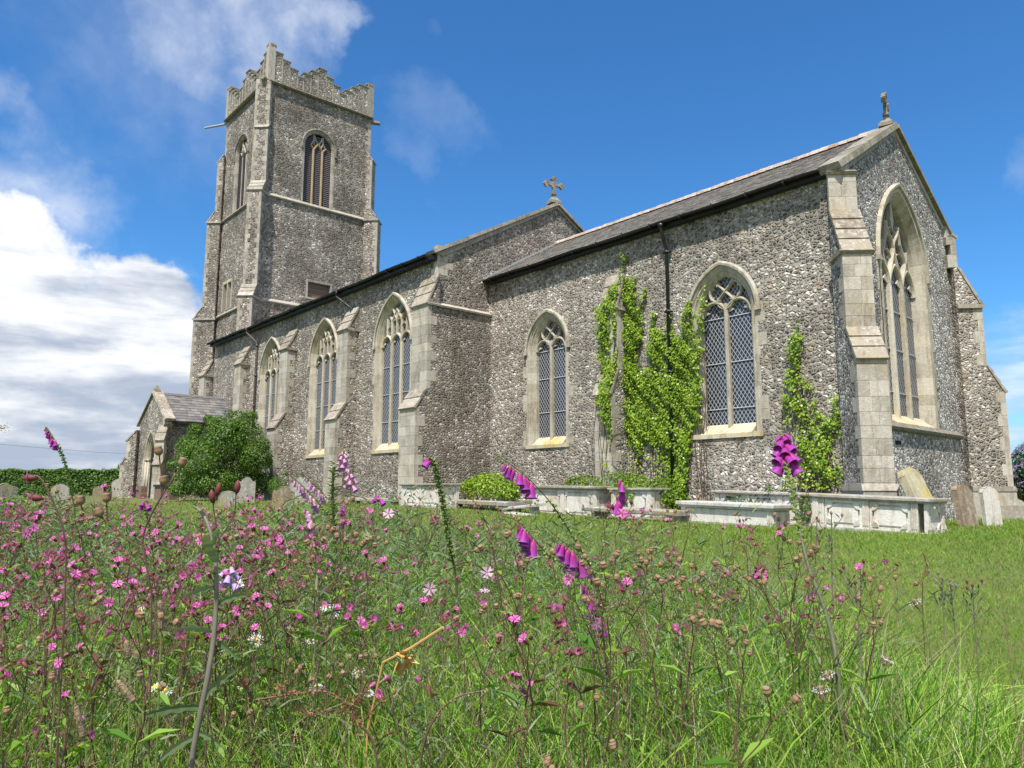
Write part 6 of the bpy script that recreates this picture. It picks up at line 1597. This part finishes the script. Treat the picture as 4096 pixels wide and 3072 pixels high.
# ox-eye daisies
def daisy(label, u, v, d, r, tilt):
    c = at(u, v, d); g = float(gz(c.x, c.y)); root = empty('oxeye_daisy', (c.x, c.y, g)); tag(root, label, 'daisy', 'ox-eye daisies in the meadow')
    nrm = (-Vector(fwd)*tilt[0]+r2*tilt[1]+Vector((0, 0, 1))*tilt[2]).normalized(); h = Vector((0, 0, c.z-g))
    s = MB(); s.tube([(0.03, 0.02, -.02), (0.01, 0.01, h.z*.5), h-nrm*.004], 0.0015, 5); s.build('stem', M['greenstem'], root)
    s = MB(); petals(s, h, nrm, r, 17, False, .92, .04, .25); s.build('petals', M['white'], root)
    s = MB(); lathe(s, h-nrm*.002, nrm, [(0, r*.30), (.003, r*.30), (.006, r*.2), (.007, .0005)], 10); s.build('disc', M['yellow'], root)
DZ = [('white daisy facing the viewer at lower left of centre', 1023, 2561, 2.1, .023, (.9, .1, .5)), ('white daisy half closed right of the first facing one', 1144, 2524, 2.2, .021, (.3, -.7, .7)),
      ('white daisy with a yellow centre above the dock spikes', 1328, 2446, 2.2, .023, (.8, .3, .6)), ('white daisy just behind the yellow centred one', 1303, 2426, 2.3, .020, (.6, -.4, .8)),
      ('ragged white daisy high beside the lilac bells', 950, 2335, 2.2, .021, (.5, .4, .8)), ('folded white daisy under the lilac bells', 966, 2452, 2.15, .018, (.1, .8, .6)),
      ('small daisy seen edge on among green leaves', 1242, 2566, 2.3, .016, (.3, .2, 1)), ('white daisy low beside the red dock spike', 1433, 2690, 2.0, .018, (.6, -.3, .8)),
      ('white daisy just above the red dock spike', 1265, 2748, 1.9, .018, (.4, .2, .9)), ('white daisy petals tucked behind the dock seeds', 1475, 2772, 1.9, .015, (.4, .2, .9)),
      ('narrow daisy seen from the side at the end of the dock', 1550, 2733, 2.0, .016, (.2, .9, .3)), ('cluster of white petals low in the left foreground', 620, 2748, 1.8, .022, (.3, -.4, .9)),
      ('small white daisy deep among the left campions', 559, 2435, 2.3, .014, (.5, .2, .8)), ('white daisy beside the low cluster in the left foreground', 660, 2762, 1.8, .018, (.3, .5, .9))]
for a_ in DZ: daisy(*a_)
# pale mallow blooms
def mallow(label, u, v, d, r, tilt):
    c = at(u, v, d); g = float(gz(c.x, c.y)); root = empty('pale_mallow', (c.x, c.y, g)); tag(root, label, 'wildflower')
    nrm = (-Vector(fwd)*tilt[0]+r2*tilt[1]+Vector((0, 0, 1))*tilt[2]).normalized(); h = Vector((0, 0, c.z-g))
    s = MB(); s.tube([(0.03, 0.0, -.02), (0.01, 0.01, h.z*.5), h-nrm*.004], 0.0016, 5); s.build('stem', M['greenstem'], root)
    s = MB(); petals(s, h, nrm, r, 5, True, .85, .15, .05); s.build('petals', M['mallow'], root); 
    s = MB(); leafpair(s, (0, 0, h.z*.5), (1, .3, .4), .03, .02); leafpair(s, (0, 0, h.z*.6), (-1, .3, .4), .03, .02); s.build('leaves', M['weed'], root)
for a_ in (('pale pink mallow bloom right of the green seed spike', 1948, 2290, 2.3, .022, (.8, 0, .4)), ('pale pink mallow bloom below the leaning grasses', 1719, 2356, 2.2, .021, (.9, 0, .2)), ('pale pink mallow bloom seen edge on', 1938, 2366, 2.2, .018, (.2, .1, 1)), ('pale mauve knapweed-like bloom left of the seed spike', 1554, 2055, 2.4, .020, (.8, .1, .5))): mallow(*a_)

# ribwort plantain heads
def plantain(label, base, tip, d, white=True):
    a, b_ = at(*base, d), at(*tip, d); stem = rooted([a-(b_-a).normalized()*0.02, a]); o = stem[0].copy(); root = empty('ribwort_plantain', o); tag(root, label, 'wild plant', 'plantain heads in the meadow')
    s = MB(); s.tube([p_-o for p_ in stem], 0.0016, 5); s.build('stem', M['greenstem'], root)
    ax = (b_-a); L = ax.length; mb = MB(); lathe(mb, a-o, ax, [(0, .002), (L*.08, .0048), (L*.5, .0052), (L*.9, .0042), (L, .001)], 9)
    for i in range(130):
        t = random.random(); an = random.random()*6.28; e = ax.normalized().orthogonal(); f_ = ax.normalized().cross(e); p_ = a-o+ax*t+(e*math.cos(an)+f_*math.sin(an))*.0052; q_ = (e*math.cos(an)+f_*math.sin(an))
        mb.add([p_, p_+ax.normalized()*.002+q_*.0012, p_+ax.normalized()*.0012+q_*.003], [(0, 1, 2)])
    mb.build('spike', M['plantain'], root)
    if white:
        mb = MB(); e = ax.normalized().orthogonal(); f_ = ax.normalized().cross(e)
        for i in range(60):
            an = random.random()*6.28; rr = random.uniform(.006, .012); p_ = b_-o-ax*random.uniform(.55, .85)*(.5)+(e*math.cos(an)+f_*math.sin(an))*rr
            mb.add([p_, p_+Vector((.0018, 0, .0008)), p_+Vector((.0004, .0015, .0018))], [(0, 1, 2)])
        mb.build('anthers', M['white'], root)
for i, a_ in enumerate((('brown plantain spike low in the left foreground beside a dry stalk', (225, 2735), (232, 2640), 1.25), ('tilted brown plantain spike under the white anthers', (538, 2808), (468, 2720), 1.2), ('long brown plantain spike near the lower left corner', (333, 2952), (300, 2815), 1.15),
    ('dark plantain head ringed with white anthers', (514, 2632), (505, 2560), 1.25), ('plantain spike standing before the dark campion stems', (643, 2520), (640, 2400), 1.3), ('brown plantain head on the right lawn edge', (3675, 2435), (3650, 2395), 2.0),
    ('brown plantain head right of the tall foxglove base', (3290, 2800), (3278, 2740), 1.4), ('small plantain head beside the brown right one', (3320, 2725), (3300, 2690), 1.45), ('dark plantain head low in the right grass', (3535, 2660), (3552, 2628), 1.7))): plantain(*a_)

# red dock seed spikes
def dock(label, paths, d, base, m='dock', dens=900, sp=0.006, nm='dock'):
    b = rooted(pix([base, paths[0][0]], d)); o = b[0].copy(); root = empty(nm, o); tag(root, label, 'wild plant')
    s = MB(); s.tube([p_-o for p_ in smooth(b, 4)], .0022, 5)
    for i, q in enumerate(paths):
        P = [p_-o for p_ in smooth(pix(q, d), 6)]; s.tube(P, .0014, 4)
        A = np.array([list(p_) for p_ in P]); L = sum((P[j+1]-P[j]).length for j in range(len(P)-1)); n_ = int(dens*L); t = rng.random(n_)*(len(P)-1.001); k_ = t.astype(int); f_ = (t-k_)[:, None]
        pos = A[k_]*(1-f_)+A[k_+1]*f_; pos = pos+rng.normal(size=pos.shape)*sp*(0.7+0.5*np.sin(t*3))[:, None]
        leafmesh('seeds', pos, rng.normal(size=pos.shape), .0042, M[m], root, .9)
    s.build('stem', M['redstem'], root)
dock('red seeding dock with long drooping spikes across the lower meadow', [[(1440, 2900), (1400, 2830), (1310, 2768), (1180, 2775), (1020, 2800)], [(1420, 2860), (1330, 2840), (1240, 2860), (1205, 2835)], [(1400, 2830), (1440, 2780), (1470, 2720)], [(1180, 2775), (1130, 2760), (1105, 2735)], [(1460, 2880), (1500, 2830), (1540, 2790)]], 1.3, (1500, 3000))
dock('small russet dock spike standing on the right hand lawn', [[(3690, 2330), (3705, 2260), (3692, 2212)], [(3700, 2310), (3712, 2275), (3706, 2250)]], 2.9, (3690, 2420), dens=600, sp=.008)
dock('russet dead seed head among the campions right of centre', [[(2990, 2270), (2985, 2210), (2960, 2180)], [(2985, 2210), (2940, 2195)]], 2.6, (3000, 2400), dens=700, sp=.012)
# dry yellow stalk with a curled leaf
A_, B__ = at(1531, 2651, 1.35), at(1773, 2510, 1.28); root = empty('dry_stalk', A_); tag(root, 'straw yellow broken stalk with a curled dead leaf slanting over the meadow', 'dry stalk')
s = MB(); s.tube([Vector((0, 0, 0)), (B__-A_)*.5+Vector((0, 0, -.003)), B__-A_], [.0022, .0024, .0028], 6); s.tube([Vector((0, 0, 0)), Vector((-.03, -.01, -.12)), Vector((-.04, -.01, -A_.z))], .0018, 5); s.build('stalk', M['dryleaf'], root)
s = MB(); c_ = at(1612, 2625, 1.31)-A_
for i in range(9): leafpair(s, c_+Vector((random.uniform(-.012, .012), 0, random.uniform(-.02, .01))), (random.uniform(-1, 1), random.uniform(-.5, .5), random.uniform(-1.4, .3)), .028, .018)
s.build('leaf', M['dryleaf'], root)
# tall arching grass seed heads
dock('arching brown grass seed head before the ledger slab', [[(1972, 2200), (1955, 2120), (1925, 2050), (1890, 2000), (1832, 1952)]], 2.2, (2010, 2450), m='capsulegrass' if 'capsulegrass' in M else 'blade_dry', dens=420, sp=.005, nm='grass_seedhead')
dock('silvery couch grass seed head low in the middle foreground', [[(1740, 2870), (1790, 2815), (1850, 2780), (1945, 2762)]], 1.3, (1690, 3000), m='blade_dry', dens=600, sp=.0035, nm='grass_seedhead')
dock('bleached grass seed head by the dark purple foxglove', [[(2365, 2530), (2360, 2460), (2378, 2410)], [(2365, 2500), (2345, 2470)]], 1.6, (2375, 2700), m='blade_dry', dens=350, sp=.006, nm='grass_seedhead')
# thin dark knapweed stems standing on the lawn edge
for i, (lab, u, v0, v1, d) in enumerate((('thin knapweed stem with dark buds at the right edge of the meadow', 3820, 2520, 2345, 2.4), ('thin twiggy knapweed with two dark buds on the right', 3900, 2500, 2350, 2.3), ('faint knapweed stem nearest the right lawn', 3775, 2480, 2320, 2.6), ('dead brown knapweed head right of the tall foxglove', 3430, 2450, 2340, 2.0), ('wiry stem with dark bud in front of the leaning headstone tomb', 3330, 2380, 2060, 2.4), ('wiry knapweed standing left of the white tomb', 3250, 2500, 2080, 2.6))):
    b = at(u, v0, d); t_ = at(u+random.uniform(-20, 20), v1, d); st_ = rooted([b, b.lerp(t_, .5), t_]); o = st_[0].copy(); root = empty('knapweed', o); tag(root, lab, 'wild plant', 'knapweeds at the meadow edge')
    s = MB(); s.tube([p_-o for p_ in smooth(st_, 3)], .0018, 5); lf = MB(); ends = [t_-o]
    for k in range(6):
        p_ = b.lerp(t_, .15+.13*k)-o; dr = Vector((random.uniform(-1, 1), random.uniform(-.4, .4), 1.2)).normalized(); e_ = p_+dr*random.uniform(.03, .07); s.tube([p_, p_.lerp(e_, .6)+Vector((0, 0, -.004)), e_], .0011, 4)
        if k > 2: ends.append(e_)
        for _ in range(4): leafpair(lf, p_.lerp(e_, random.random()), (random.uniform(-1, 1), random.uniform(-1, 1), .8), .035, .006)
    s.build('stem', M['purplestem'], root); lf.build('leaves', M['greystem'], root)
    for e_ in ends:
        mb = MB(); lathe(mb, e_, (0, 0, 1), [(0, .001), (.003, .004), (.008, .0045), (.012, .002)], 6); mb.build('bud', M['calyx'] if i % 2 else M['purplestem'], root)
